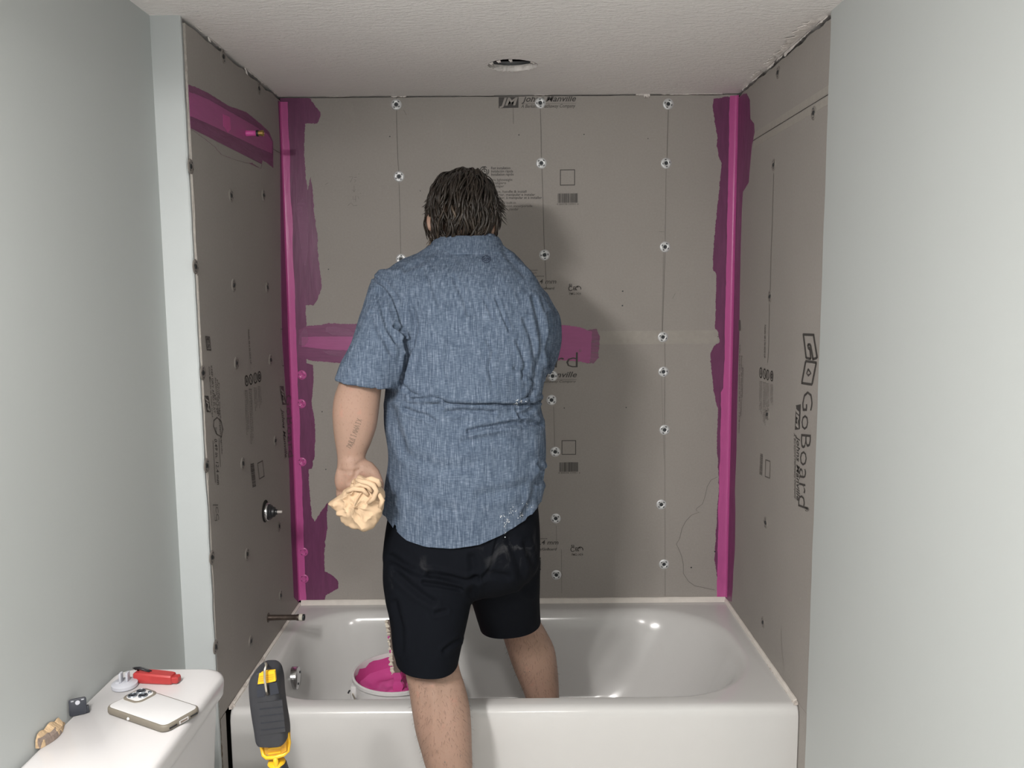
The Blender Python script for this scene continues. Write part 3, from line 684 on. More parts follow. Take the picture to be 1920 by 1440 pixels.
for i, x in enumerate((461, 469, 477.5, 485)):
    drawing(wl, 'L', [circ(.5, .5, .46, .46, 18), [[(.3, .5), (.6, .62), (.6, .38), (.3, .5)], [(.3, .3), (.7, .7)], [(.25, .55), (.7, .45)], circ(.5, .5, .2, .2, 8)][i]], (x-3, 705-i*2.6), (x-1.8, 725-i*2.6), (x+3.4, 703-i*2.6), .06, K if i != 2 else S_)
    for k in range(3): text(wl, 'L', ['Fast installation rapid', 'Instalación rápida', 'Installation rapide se'][k], (x-2.6+k*2., 732-i*2.6), (x+.6+k*2., [815, 832, 770, 765][i]-k*5), (x-1.2+k*2., 732-i*2.6), S_, 0)
barcode(wl, 'L', (469, 870), (473, 914), (475.5, 868), K, 6); frame(wl, 'L', (482, 868), (485.5, 899), (492, 863), .06, K)
text(wl, 'L', 'ICC', (403, 946), (405, 975), (408, 946), S_, .0); drawing(wl, 'L', [[(0, .9), (0, 0), (1, 0), (1, .8)]], (398.5, 947), (402, 976), (404, 947), .03, S_)
# --- pencil guide lines, scribbles, scratches
PN = MAT['pencil']
for q, w_ in [([(743.5, 182), (744, 240), (746, 300), (748, 322)], .0016), ([(748, 340), (750, 400), (751.5, 478)], .0013), ([(962, 202), (962.5, 232)], .0013), ([(1013, 203), (1014.5, 250), (1015, 297)], .0018), ([(1016, 316), (1018.5, 390), (1020.5, 468)], .0018),
              ([(1022, 488), (1024.5, 540)], .0016), ([(1038, 762), (1040, 838)], .0010), ([(1043, 985), (1044, 1030)], .0008), ([(1052.5, 1030), (1053, 1112)], .0009), ([(1253, 206), (1250.5, 296)], .0017), ([(1249, 316), (1247, 454)], .0012), ([(1247, 473), (1242, 622)], .0014),
              ([(1244, 473), (1241, 622)], .0008), ([(1246.5, 643), (1247, 690)], .0014), ([(1246.5, 706), (1246, 798)], .0012), ([(1246.5, 816), (1247, 1118)], .0009), ([(1240, 705), (1245, 860)], .0005)]:
    polyl(wb, 'B', q, w_, PN)
polyl(wb, 'B', [(1345, 894), (1333, 900), (1326, 912), (1322, 930), (1317, 945), (1306, 953), (1305, 957), (1311, 960), (1296, 966), (1285, 978), (1279, 990), (1274, 1010), (1268, 1020), (1273, 1030), (1278, 1043), (1281, 1057), (1281, 1075), (1291, 1090), (1302, 1098), (1316, 1101), (1340, 1106)], .0011, MAT['ink_soft'])
for q in [[(655, 332), (662, 331), (657, 342)], [(664, 333), (669, 332)], [(664, 337), (668, 338), (665, 342)], [(672, 326), (674, 327)], [(664, 348), (664, 360)], [(661, 356), (664, 360), (667, 355)], [(662, 368), (662, 374), (667, 374)], [(667, 367), (667, 378)], [(671, 368), (673, 373)], [(675, 362), (677, 363)], [(652, 386), (658, 380), (663, 386), (670, 385)],
          [(610, 346), (615, 343)], [(757, 206), (762, 216)], [(1236, 434), (1246, 435)], [(1261, 560), (1266, 550)]]: polyl(wb, 'B', q, .0009, MAT['pencil'])
for p, r in [((1167.5, 546), .0026), ((1167, 573), .0026), ((973, 253), .002), ((1095, 252), .0018), ((788, 358), .0016), ((731, 256), .002), ((1058, 765), .002), ((1174, 764), .002), ((604, 772), .002), ((611, 880), .002), ((1296, 1064), .0026), ((1340.5, 1034), .0030), ((616, 505), .002), ((1215, 260), .0016)]:
    c_ = uv('B', *p); plate(wb, 'B', [(c_[0]+r*math.cos(a), c_[1]+r*math.sin(a)) for a in np.linspace(0, 2*math.pi, 9)[:-1]], .0009, -.0002, MAT['screw'], 'nail_hole')
polyl(wq, 'R', [(1451, 325), (1449, 400), (1446, 480), (1444.5, 545)], .0022, PN); polyl(wq, 'R', [(1443, 570), (1442, 640), (1440, 680)], .0026, PN)
for q in [[(1500, 1125), (1502, 1120)], [(1464, 1170), (1466, 1220), (1470, 1250)]]: polyl(wq, 'R', q, .003, MAT['seam'], 'scratch')

# ================================================================== BATHTUB
tub = thing('bathtub', (0, 2.42, 0), 'white enamel alcove bathtub with straight front apron', 'bathtub')
def tr(z, l, r_, f, b, rad): return [(x, y, z) for x, y in rrect(l, r_, f, b, rad, 10, 6)]
x0, x1, yb = -.744, .7490, D-.0145
rings = [tr(0, x0, x1, YT+.004, yb, .003), tr(.30, x0, x1, YT+.001, yb, .003), tr(.372, x0, x1, YT, yb, .004), tr(.386, x0, x1, YT+.0022, yb, .006), tr(.395, x0, x1, YT+.008, yb, .008), tr(.3995, x0, x1, YT+.018, yb, .010), tr(.400, x0+.002, x1-.002, YT+.026, yb-.002, .012)]
L_, R_, F_, B_ = -.705, .694, 2.108, 2.722
def inner(z, il, ir, iff, ib, k=1.): return tr(z, L_+il, R_-ir, F_+iff, B_-ib, (.17*k, .26*k, .25*k, .17*k))
rings += [inner(.4005, -.004, -.006, -.004, -.006), inner(.398, .004, .004, .003, .004), inner(.391, .012, .015, .008, .012), inner(.375, .020, .030, .014, .022), inner(.34, .028, .052, .021, .032), inner(.26, .040, .092, .033, .046), inner(.18, .053, .140, .046, .058),
          inner(.13, .066, .180, .060, .070, .95), inner(.100, .085, .215, .080, .088, .9), inner(.086, .115, .255, .110, .112, .82), inner(.081, .16, .31, .15, .15, .65), inner(.080, .24, .40, .21, .21, .4)]
g = G(); g.loft(rings, False, True); shell = recalc(g.obj('tub_shell', MAT['enamel'], tub, True))
# tiling flange strips at the three walls and old caulk
def flange(a, b, d, h=.0125, wd=.019):
    a, b, d = Vector(a), Vector(b), Vector(d); n = 60; rings = []
    for i in range(n+1):
        p = a.lerp(b, i/n); e = .0012*noise.noise(Vector((i*.35, a.x*7, 2)))
        rings.append([p+d*.0005, p+d*wd, p+d*(.0085)+Vector((0, 0, h*.75)), p+d*(.004)+Vector((0, 0, h+e)), p+Vector((0, 0, h+e))])
    gg = G(); gg.loft(rings); return recalc(gg.obj('tub_flange', MAT['flange'], tub))
flange((-.742, D+.0005, .399), (.746, D+.0005, .399), (0, -1, 0), .0145); flange((.7495, D-.004, .399), (.7495, YT+.022, .399), (-1, 0, 0), .010, .0105); flange((-.7495, YT+.03, .399), (-.7495, D-.004, .399), (1, 0, 0), .0065, .009)
for y0, y1, sx in ((2.06, 2.20, -1), (2.22, 2.36, -1), (YT+.01, 2.10, 1), (2.12, 2.30, 1)):
    g = G(); n = 18
    rr_ = []
    for i in range(n+1):
        y = y0+(y1-y0)*i/n; e = abs(noise.noise(Vector((y*60, sx, 3))))*.008+.002
        rr_.append([(sx*.7485, y, .3985), (sx*(.742-e), y, .3995), (sx*(.744-e*.4), y, .4045), (sx*.7485, y, .407)])
    g.loft(rr_); recalc(g.obj('caulk_residue', MAT['caulk'], tub))
# overflow plate
oc = on(0, -.668, 554, 1271)
ov = G().lathe([(.0345, -.03), (.0345, .004), (.0335, .0085), (.030, .0105), (.012, .0115), (.0005, .0117)], oc, 'x', 36).obj('overflow_plate', MAT['chrome'], tub, label='chrome overflow cover plate'); smooth_auto(ov)
for s in (-1, 1): G().lathe([(.0035, .010), (.0035, .0130), (.0002, .0135)], oc+np.array([0, s*.012, s*.013]), 'x', 10).obj('overflow_screw', MAT['screw'], ov)
G().lathe([(.028, .0795), (.030, .083), (.020, .084), (.001, .0825)], (-.50, 2.42, 0), 'z', 28).obj('drain', MAT['chrome'], tub, True)

# ------------------------------------------------------------------ plumbing on the left board
b0 = PL(503, 1158)
def tipx(px, py, y):
    return P(px, py, y)[0]
xt = tipx(571, 1158, b0[1])
sp = thing('spout_pipe', b0, 'dark oxidized pipe stub with white thread tape above the tub', 'pipe')
pt = lambda x, dz=0.: (x, b0[1], b0[2]+dz)
G().tube([pt(-W2-.02), pt(-W2+.001), pt(xt-.026), pt(xt-.022), pt(xt-.014)], [.0085, .0085, .0085, .0098, .0098], 16).obj('pipe', MAT['pipe'], sp, True)
G().lathe([(.0150, .0002), (.0142, .0016), (.0090, .0018)], (-W2, b0[1], b0[2]), 'x', 20).obj('hole_ring', MAT['pipe'], sp)
G().tube([pt(xt-.0165), pt(xt-.015), pt(xt-.006), pt(xt-.005)], [.0096, .0108, .0112, .0098], 18).obj('thread_tape', MAT['tape'], sp, True)
gg = G().lathe([(.0098, -.006), (.0100, 0), (.0072, 0), (.0068, -.012), (.0002, -.0125)], (xt, b0[1], b0[2]), 'x', 18); gg.obj('pipe_mouth', MAT['screw'], sp)
v0 = PL(498, 960); va = thing('shower_valve', v0, 'chrome and black shower valve cartridge sticking out of the board', 'valve')
cx_ = lambda px: P(px, 960, v0[1])[0]-(-W2)
h1, h2, h3 = cx_(505), cx_(520), cx_(529)
smooth_auto(G().lathe([(.034, .0006), (.034, .0014), (.030, .0014)], (-W2, v0[1]-.004, v0[2]+.004), 'x', 26).obj('wall_opening', MAT['cavity'], va))
smooth_auto(G().lathe([(.026, -.02), (.026, .001), (.0285, .003), (.0285, h1*.85), (.0275, h1), (.024, h1), (.024, h1-.003)], (-W2, v0[1], v0[2]), 'x', 32).obj('valve_sleeve', MAT['chrome'], va))
smooth_auto(G().lathe([(.024, h1-.006), (.025, h1+.002), (.021, h1+.006), (.021, h1+(h2-h1)*.3), (.016, h1+(h2-h1)*.45), (.015, h1+(h2-h1)*.7), (.009, h1+(h2-h1)*.8), (.008, h2), (.003, h2)], (-W2, v0[1], v0[2]), 'x', 26).obj('cartridge', MAT['black_plastic'], va))
smooth_auto(G().lathe([(.0042, h2-.004), (.0042, h3), (.0005, h3+.0008)], (-W2, v0[1], v0[2]), 'x', 12).obj('valve_stem', MAT['stem'], va))
s0 = PL(461, 250); st = thing('shower_stub', s0, 'brass shower pipe stub smeared with pink sealant', 'pipe')
hx = lambda px: P(px, 250, s0[1])[0]
G().tube([(-W2-.02, s0[1], s0[2]), (-W2+.003, s0[1], s0[2]), (hx(482), s0[1], s0[2])], [.0095, .0085, .0075], 14).obj('coated_pipe', MAT['pink_thick'], st, True)
smooth_auto(G().lathe([(.0088, hx(481)), (.0088, hx(485)), (.0062, hx(485))], (0, s0[1], s0[2]), 'x', 14).obj('collar', MAT['black_plastic'], st))
smooth_auto(G().lathe([(.0068, hx(484)), (.0068, hx(489)), (.0085, hx(489)+.001), (.0085, hx(494)), (.0060, hx(494)), (.0055, hx(491))], (0, s0[1], s0[2]), 'x', 16).obj('brass_tip', MAT['brass'], st))

# ------------------------------------------------------------------ bucket and stirring stick
ZB = .352; bc = PZ(747, 1258, ZB); br = abs(PZ(657, 1262, ZB)[0]-bc[0])*.97
bk = thing('bucket', (bc[0], bc[1], .0815), 'white plastic bucket half full of pink waterproofing paste standing in the tub', 'bucket')
N_ = 48; H_ = ZB-.0815
smooth_auto(G().lathe([(br*.80, 0), (br*.825, .004), (br*.93, H_-.075), (br*.935, H_-.070), (br*.965, H_-.068), (br*.968, H_-.062), (br*.945, H_-.058), (br*.955, H_-.012), (br*1.0, H_-.010), (br*1.0, H_-.001), (br*.985, H_), (br*.955, H_), (br*.935, H_-.010), (br*.90, H_-.10), (br*.90, H_-.13)], (bc[0], bc[1], .0815), 'z', N_).obj('bucket_body', MAT['bucket'], bk))
# pink coating up the inside with a ragged top, and the paste surface
rings = []
for k, (zf, rf) in enumerate(((-.075, .902), (-.05, .912), (-.03, .920), (-.013, .928))):
    ring = []
    for i in range(N_):
        a = 2*math.pi*i/N_; jag = (.012*noise.noise(Vector((math.cos(a)*5, math.sin(a)*5, 1)))+random.uniform(-.002, .004)) if k == 3 else 0
        ring.append((bc[0]+br*(rf-.006)*math.cos(a), bc[1]+br*(rf-.006)*math.sin(a), ZB+zf+min(jag, .010)))
    rings.append(ring)
g = G(); g.loft(rings, False, False); g.obj('paste_smear', MAT['pink_wet'], bk, True)
g = G(); rings = []
for rf in np.linspace(.02, .905, 22):
    rings.append([(bc[0]+br*rf*math.cos(a), bc[1]+br*rf*math.sin(a), ZB-.060+.006*noise.noise(Vector((rf*math.cos(a)*4, rf*math.sin(a)*4, 5)))+.003*math.sin(rf*16+2*noise.noise(Vector((math.cos(a)*2, math.sin(a)*2, 1))))+(.012*max(0, rf-.8)/.1)) for a in [2*math.pi*i/N_ for i in range(N_)]])
g.loft(rings, True, False); g.obj('paste', MAT['pink_wet'], bk, True)
# bail lug and wire
ang = math.radians(200); lx, ly = bc[0]+br*.965*math.cos(ang), bc[1]+br*.965*math.sin(ang)
smooth_auto(G().loft(rbox(lx-.010, lx+.008, ly-.014, ly+.014, ZB-.058, ZB-.020, .006, .003)).obj('bail_lug', MAT['bucket'], bk))
G().tube([(lx-.008, ly-.002, ZB-.036), (lx-.014, ly-.006, ZB-.036), (lx-.016, ly-.012, ZB-.040)], .0025, 8).obj('bail_pin', MAT['screw'], bk)
pts = [(bc[0]+br*1.02*math.cos(a), bc[1]+br*1.02*math.sin(a), ZB-.036-.055*math.sin((a-ang)/math.pi*math.pi)) for a in np.linspace(ang, ang+math.pi, 24)]
G().tube(pts, .0022, 8).obj('bail', MAT['steel'], bk, True)
sb = np.array([bc[0]+br*.12, bc[1]-br*.22, ZB-.12]); s_top = P(733, 1162, bc[1]+.03)
s_bot = P(748, 1292, bc[1]-.005)
stick = thing('stir_stick', s_bot, 'wooden stirring stick crusted with dried paint standing in the bucket', 'stick')
dv = Vector(s_top-s_bot); dn = dv.normalized(); sx_ = Vector((1, -.25, 0)); sx_ = (sx_-dn*sx_.dot(dn)).normalized(); sy_ = dn.cross(sx_)
def bar(a, b, wu, wv, ou=0., ov_=0., n=1, jit=0.):
    rings = []
    for i in range(n+1):
        p = Vector(a).lerp(Vector(b), i/n)+sx_*ou+sy_*ov_; e = 1+jit*random.uniform(-1, 1); e2 = jit*random.uniform(-1, 1)*wu
        rings.append([p+sx_*(u*wu*e+e2)+sy_*(v_*wv*e) for u, v_ in ((-1, -1), (1, -1), (1, 1), (-1, 1))])
    gg = G(); gg.loft(rings); return gg
bot = Vector(s_bot)-dn*.04; top = Vector(s_top)
bar(bot, top, .012, .0035, n=12, jit=.06).obj('stick_blade', MAT['wood_stick'], stick)
bar(Vector(s_bot)+dn*.045, top, .0045, .0050, ou=-.0125, n=40, jit=.55).obj('paint_crust', MAT['crust'], stick)
bar(Vector(s_bot)-dn*.02, Vector(s_bot)+dn*.05, .0135, .0055, n=8, jit=.25).obj('paste_smear', MAT['pink_wet'], stick)
for k in range(7):
    c_ = Vector(s_bot).lerp(top, .25+.1*k)-sx_*.012-sy_*.004; G().ellip(c_, (.004, .003, .006), nu=8, nv=6).obj('paint_drip', MAT['pink_thick' if k % 2 else 'crust'], stick)

# ================================================================== PERSON
def ring_px(py, lx, rx, y, ry, n=40, e=2.3, rot=0.):
    a = P(lx, py, y); b = P(rx, py, y); c = (a+b)/2; hw = np.linalg.norm((b-a)[:2])/2; out = []
    for i in range(n):
        t_ = 2*math.pi*i/n; cs, sn = math.cos(t_), math.sin(t_)
        out.append((c[0]+hw*math.copysign(abs(cs)**(2/e), cs), c[1]+ry*math.copysign(abs(sn)**(2/e), sn), c[2]))
    return out
def catmull(rows, k=4):
    rows = [np.array(r, float) for r in rows]; out = []
    for i in range(len(rows)-1):
        p0, p1, p2, p3 = rows[max(i-1, 0)], rows[i], rows[i+1], rows[min(i+2, len(rows)-1)]
        for j in range(k):
            t_ = j/k; out.append(.5*((2*p1)+(-p0+p2)*t_+(2*p0-5*p1+4*p2-p3)*t_**2+(-p0+3*p1-3*p2+p3)*t_**3))
    out.append(rows[-1]); return out
def loft_px(rows, n=40, e=2.3, k=4):
    g = G(); g.loft([ring_px(*r, n=n, e=e) for r in catmull(rows, k)][::-1]); return g
def tubeg(pts, rad, n=16): return G().tube(pts, rad, n)
def fuse(parts, voxel, smooth=4, sub=0, factor=.5):
    g = G()
    for p in parts: g.add(p.v, p.f)
    me = bpy.data.meshes.new('tmp'); me.from_pydata(g.v, [], g.f); me.update()
    bm = bmesh.new(); bm.from_mesh(me); bmesh.ops.recalc_face_normals(bm, faces=bm.faces); bm.to_mesh(me); bm.free()
    ob = bpy.data.objects.new('tmp', me); COL.objects.link(ob)
    r = ob.modifiers.new('r', 'REMESH'); r.mode = 'VOXEL'; r.voxel_size = voxel
    if smooth: s = ob.modifiers.new('s', 'SMOOTH'); s.factor = factor; s.iterations = smooth
    if sub: q = ob.modifiers.new('q', 'SUBSURF'); q.levels = sub
    dg = bpy.context.evaluated_depsgraph_get(); out = bpy.data.meshes.new_from_object(ob.evaluated_get(dg), depsgraph=dg)
    bpy.data.objects.remove(ob); bpy.data.meshes.remove(me); out.materials.clear(); return out
def vget(me):
    a = np.empty(len(me.vertices)*3); me.vertices.foreach_get('co', a); return a.reshape(-1, 3)
def nget(me):
    a = np.empty(len(me.vertices)*3); me.vertex_normals.foreach_get('vector', a); return a.reshape(-1, 3)
def vset(me, V): me.vertices.foreach_set('co', V.ravel()); me.update()
def bisect(me, sel, co, no):
    """cut away everything on the +no side of the plane, among faces whose centre passes sel"""
    bm = bmesh.new(); bm.from_mesh(me); fs = [f for f in bm.faces if sel(f.calc_center_median())]
    es = {e for f in fs for e in f.edges}; vs = {v for f in fs for v in f.verts}
    bmesh.ops.bisect_plane(bm, geom=list(vs)+list(es)+fs, plane_co=co, plane_no=no, clear_outer=True); bm.to_mesh(me); bm.free()
def seg_d(px, py, pts):
    best = np.full(px.shape, 1e9)
    for (x0, y0), (x1, y1) in zip(pts[:-1], pts[1:]):
        dx, dy = x1-x0, y1-y0; t_ = np.clip(((px-x0)*dx+(py-y0)*dy)/(dx*dx+dy*dy), 0, 1); best = np.minimum(best, np.hypot(px-x0-t_*dx, py-y0-t_*dy))
    return best
def creases(me, items, back=True, gain=1.):
    V = vget(me); N = nget(me); px, py = project(V); vis = (N@(-FW) > .1) if back else np.ones(len(V), bool); d = np.zeros(len(V))
    for pts, wd, dep in items:
        dep = dep*gain; q = seg_d(px, py, pts); d += np.where(vis, -dep*np.exp(-(q/wd)**2)+dep*.45*np.exp(-((q-wd*1.9)/wd)**2), 0)
    vset(me, V+N*d[:, None])

# --- clothing volumes
shirt_rows = [(438, 828, 928, 2.165, .060), (455, 815, 938, 2.155, .068), (475, 780, 962, 2.14, .085), (497, 738, 985, 2.115, .105), (525, 712, 1006, 2.09, .122), (570, 705, 1032, 2.07, .132), (620, 716, 1038, 2.055, .138),
              (680, 728, 1028, 2.045, .142), (735, 724, 1013, 2.04, .142), (760, 723, 1013, 2.04, .142), (800, 724, 1022, 2.04, .146), (860, 729, 1023, 2.04, .150), (920, 723, 1019, 2.04, .152), (985, 719, 1016, 2.045, .154), (1070, 719, 1014, 2.05, .154)]
sleeveL = [(505, 712, 775, 2.075, .055), (535, 694, 775, 2.05, .070), (570, 683, 772, 2.02, .074), (610, 670, 770, 1.99, .076), (650, 656, 764, 1.966, .076), (690, 638, 753, 1.946, .073), (721, 627, 743, 1.937, .071)]
shL = P(735, 540, 2.07)
shR = P(1000, 545, 2.08); elR = P(1022, 668, 2.30)
def sleeveR():
    pts = [P(925, 548, 2.10), P(958, 562, 2.09), P(986, 584, 2.095), P(1000, 610, 2.12), P(1003, 634, 2.16), P(999, 655, 2.215), P(996, 668, 2.26)]
    return tubeg(pts, [.070, .074, .074, .072, .072, .072, .070], 24)
def loft_tilt(rows, slope, z_from, n=32, e=2.2, k=4):
    R = [ring_px(*r, n=n, e=e) for r in catmull(rows, k)]; zl = R[-1][0][2]; out = []
    for ring in R:
        xc = sum(p[0] for p in ring)/n; f = max(0, min(1, (z_from-ring[0][2])/(z_from-zl))); out.append([(p[0], p[1], p[2]+slope*f*(p[0]-xc)) for p in ring])
    g = G(); g.loft(out[::-1]); return g
sm = fuse([loft_px(shirt_rows, 44, 2.2), loft_tilt(sleeveL, -.16, 1.40), sleeveR()], .0062, 4, 1)
# sleeve openings
pa, pb_ = P(628, 712, 1.937), P(740, 730, 1.937); dvec = Vector(pb_-pa); nrm = Vector((dvec.z, .02, -dvec.x)).normalized()
if nrm.z > 0: nrm = -nrm
zmid = (pa[2]+pb_[2])/2
bm = bmesh.new(); bm.from_mesh(sm); bm.normal_update(); pav = Vector(pa); xs0, xs1 = P(632, 720, 1.937)[0], P(738, 730, 1.937)[0]
dead = [f for f in bm.faces if f.normal.z < -.75 and abs((f.calc_center_median()-pav).dot(nrm)) < .012 and xs0 < f.calc_center_median().x < xs1]
bmesh.ops.delete(bm, geom=dead, context='FACES'); bm.to_mesh(sm); bm.free()
pr = Vector(P(1000, 660, 2.245)); nr = (Vector(P(996, 668, 2.26))-Vector(P(1000, 655, 2.215))).normalized()
bisect(sm, lambda c: c.x > .02 and c.y > 2.205 and 1.10 < c.z < 1.42, pr, nr)
# planar hem cut, then the hem is warped to its curve
zh = P(850, 1020, 1.90)[2]
bisect(sm, lambda c: c.z < zh+.05, (0, 0, zh), (0, 0, -1))
V = vget(sm); hx_ = [P(x, y, 1.90) for x, y in ((715, 985), (735, 1003), (760, 1018), (800, 1026), (850, 1027), (900, 1020), (950, 1002), (985, 984), (1018, 960))]
hxx = np.array([p[0] for p in hx_]); hzz = np.array([p[2] for p in hx_])
off = np.interp(V[:, 0], hxx, hzz)-zh; fall = np.clip(1-(V[:, 2]-zh)/.22, 0, 1)**1.6
arm = (V[:, 2] > zh+.26); off[arm] = 0
V[:, 2] += off*fall; vset(sm, V)
# split at the side seam
bm = bmesh.new(); bm.from_mesh(sm); bm.verts.ensure_lookup_table()
VV = np.array([v.co for v in bm.verts]); qx, qy = project(VV)
kill = [bm.verts[i] for i in np.where((qy > 985) & (abs(qx-(738+(1005-qy)*.12)) < 1.5+(qy-985)*.20) & (VV[:, 1] < 2.06))[0]]
bmesh.ops.delete(bm, geom=kill, context='VERTS'); bm.to_mesh(sm); bm.free()
C_ = []
def cz(pts, w_, d): C_.append((pts, w_, d))
cz([(703, 522), (722, 536), (738, 556), (748, 585), (756, 615), (757, 640)], 3.0, .0035)
cz([(757, 640), (763, 660), (757, 690), (752, 715)], 4.5, .007); cz([(740, 612), (755, 622), (762, 640), (760, 655)], 3.5, .006); cz([(772, 580), (778, 610), (770, 650), (758, 690)], 5, .005)
cz([(710, 545), (716, 580), (726, 610), (742, 640)], 5, .004); cz([(700, 590), (715, 625), (735, 660)], 5, .003)
cz([(770, 746), (795, 748), (812, 744), (822, 745), (838, 753), (870, 756), (920, 757), (965, 758), (1000, 755), (1013, 750)], 3.2, .0062)
cz([(755, 722), (768, 735), (790, 742), (812, 742)], 4, .004)
cz([(760, 767), (778, 775), (800, 780), (815, 790)], 4, .004); cz([(838, 773), (870, 772), (905, 771), (925, 774)], 4.5, .0045)
cz([(880, 808), (905, 802), (930, 799), (960, 794), (990, 792), (1012, 795)], 4.5, .0065)
cz([(930, 560), (938, 580), (948, 605), (955, 620)], 2.6, .0032); cz([(905, 555), (915, 575), (925, 600)], 3, .002)
cz([(1000, 560), (1010, 600), (1018, 640), (1012, 680)], 5, .005); cz([(1030, 590), (1033, 620), (1026, 655), (1030, 690)], 4, .005); cz([(985, 600), (998, 640), (1005, 680), (1000, 720), (990, 745)], 5, .0035)
cz([(970, 640), (985, 680), (978, 710)], 4, .003); cz([(965, 690), (985, 700), (1000, 715)], 4, .003); cz([(915, 640), (925, 660), (916, 690), (922, 720)], 4, .0022)
cz([(1000, 730), (990, 742), (975, 750)], 3, .003); cz([(1002, 760), (992, 772), (975, 780)], 4, .003); cz([(968, 765), (975, 780), (985, 790)], 3, .0025)
cz([(778, 545), (790, 575), (800, 605)], 4, .0022); cz([(800, 505), (812, 540), (825, 575)], 4, .0018); cz([(850, 520), (868, 555), (878, 590)], 4, .0018); cz([(840, 640), (838, 680), (845, 720)], 5, .002); cz([(800, 660), (805, 700), (800, 730)], 5, .002)
cz([(735, 770), (742, 800), (760, 850)], 8, .004); cz([(1018, 885), (1005, 910), (998, 940), (985, 965)], 6, .005); cz([(1010, 870), (1020, 890), (1012, 905)], 4, .004)
cz([(870, 830), (930, 822), (990, 830)], 9, .0028); cz([(780, 860), (830, 880), (880, 875)], 12, .0025); cz([(900, 930), (950, 920), (1000, 905)], 10, .0028); cz([(770, 930), (800, 950), (850, 958)], 10, .002)
cz([(945, 470), (960, 492), (985, 515)], 5, .0025); cz([(810, 472), (790, 490), (760, 505)], 5, .002)
creases(sm, C_, True, 1.45)
V = vget(sm); N = nget(sm); nz = np.array([noise.noise(Vector((p[0]*24, p[1]*24, p[2]*7)))*.0030+noise.noise(Vector((p[0]*70+9, p[1]*70, p[2]*16)))*.0014 for p in V]); vset(sm, V+N*nz[:, None])
# flap of the back vent hangs over the lower back: push the upper part out
V = vget(sm); N = nget(sm); qx, qy = project(V); up_ = np.clip((755-qy)/2.5, 0, 1)*np.clip(1-(755-qy)/110, 0, 1)*np.clip((qx-758)/30, 0, 1); back = (N@(-FW) > .2); vset(sm, V+N*(np.where(back, up_*.007, 0))[:, None])

shorts_rows = [(920, 738, 1003, 2.05, .136), (950, 731, 1009, 2.05, .141), (985, 725, 1012, 2.05, .146), (1015, 721, 1013, 2.05, .150), (1045, 720, 1012, 2.05, .149), (1070, 728, 1004, 2.05, .138), (1090, 750, 985, 2.06, .115), (1103, 790, 950, 2.07, .08)]
legLs = [(1040, 720, 880, 2.01, .115), (1080, 719, 888, 1.995, .120), (1110, 723, 887, 1.985, .118), (1150, 732, 880, 1.965, .108), (1190, 736, 871, 1.95, .100), (1225, 742, 863, 1.94, .096), (1265, 748, 856, 1.93, .094), (1310, 752, 850, 1.92, .092)]
legRs = [(1040, 868, 1013, 2.08, .105), (1080, 872, 1012, 2.11, .108), (1115, 882, 1012, 2.14, .105), (1150, 892, 1013, 2.18, .100), (1185, 903, 1016, 2.22, .096), (1220, 912, 1019, 2.25, .092), (1250, 918, 1022, 2.27, .09)]
so = fuse([loft_px(shorts_rows, 44, 2.5), loft_px(legLs, 36, 2.3), loft_px(legRs, 36, 2.3)], .0065, 14, 1)
xm = P(890, 1150, 2.0)[0]
hl = Vector(P(800, 1238, 1.93)); hr = Vector(P(962, 1163, 2.22))
bisect(so, lambda c: c.x < xm and c.z < .72, hl, Vector((-.10, .05, -1)).normalized())
bisect(so, lambda c: c.x >= xm and c.z < .72, hr, Vector((.12, .02, -1)).normalized())
bisect(so, lambda c: c.z > .9, (0, 0, P(850, 935, 2.05)[2]), (0, 0, 1))
C_ = []
cz([(805, 1075), (840, 1082), (870, 1090), (893, 1085)], 5, .006); cz([(795, 1092), (830, 1098), (862, 1104)], 4, .005); cz([(735, 1045), (755, 1060), (780, 1072), (805, 1078)], 6, .004); cz([(740, 1070), (765, 1095), (790, 1115), (812, 1128)], 6, .005)
cz([(885, 1045), (888, 1080), (886, 1112)], 7, .005); cz([(935, 1000), (928, 1030), (922, 1060), (905, 1085)], 3, .003); cz([(895, 1085), (920, 1075), (950, 1080)], 6, .004); cz([(860, 1200), (845, 1210), (833, 1220)], 4, .004); cz([(818, 1150), (835, 1145)], 4, .003); cz([(740, 1130), (752, 1180), (752, 1220)], 6, .004)
cz([(955, 1010), (975, 1060), (985, 1100)], 8, .004); cz([(985, 1020), (1000, 1060), (995, 1110)], 6, .003)
creases(so, C_, True, 1.25)

# --- body (one continuous skin surface)
HC = P(868, 401, 2.195); HR = Matrix.Rotation(math.radians(-42), 3, 'X') @ Matrix.Rotation(math.radians(8), 3, 'Z')
HCv = Vector(HC)
def hd(x, y, z): return HCv+HR @ Vector((x, y, z))
body = []
body.append(G().ellip(HC, (.075, .094, .102), HR, 28, 18))
body.append(G().ellip(hd(0, .030, -.062), (.058, .066, .062), HR, 24, 14))
body.append(G().ellip(hd(0, .086, -.022), (.013, .018, .026), HR, 12, 8))            # nose
body.append(G().ellip(hd(0, .072, .012), (.050, .020, .016), HR, 16, 8))             # brow
for s in (-1, 1):
    body.append(G().ellip(hd(s*(.082 if s < 0 else .074), -.006, -.048), (.010, .019, .031), HR @ Matrix.Rotation(s*.35, 3, 'Z'), 14, 10))
    body.append(G().ellip(hd(s*.044, .070, -.022), (.020, .014, .018), HR, 12, 8))   # cheek
body.append(G().ellip(hd(0, .084, -.058), (.022, .010, .006), HR, 12, 6)); body.append(G().ellip(hd(0, .082, -.072), (.020, .010, .007), HR, 12, 6))   # lips
body.append(tubeg([hd(0, -.018, -.030), P(872, 450, 2.165), P(875, 480, 2.14), P(876, 530, 2.10)], [.066, .064, .068, .085], 24))
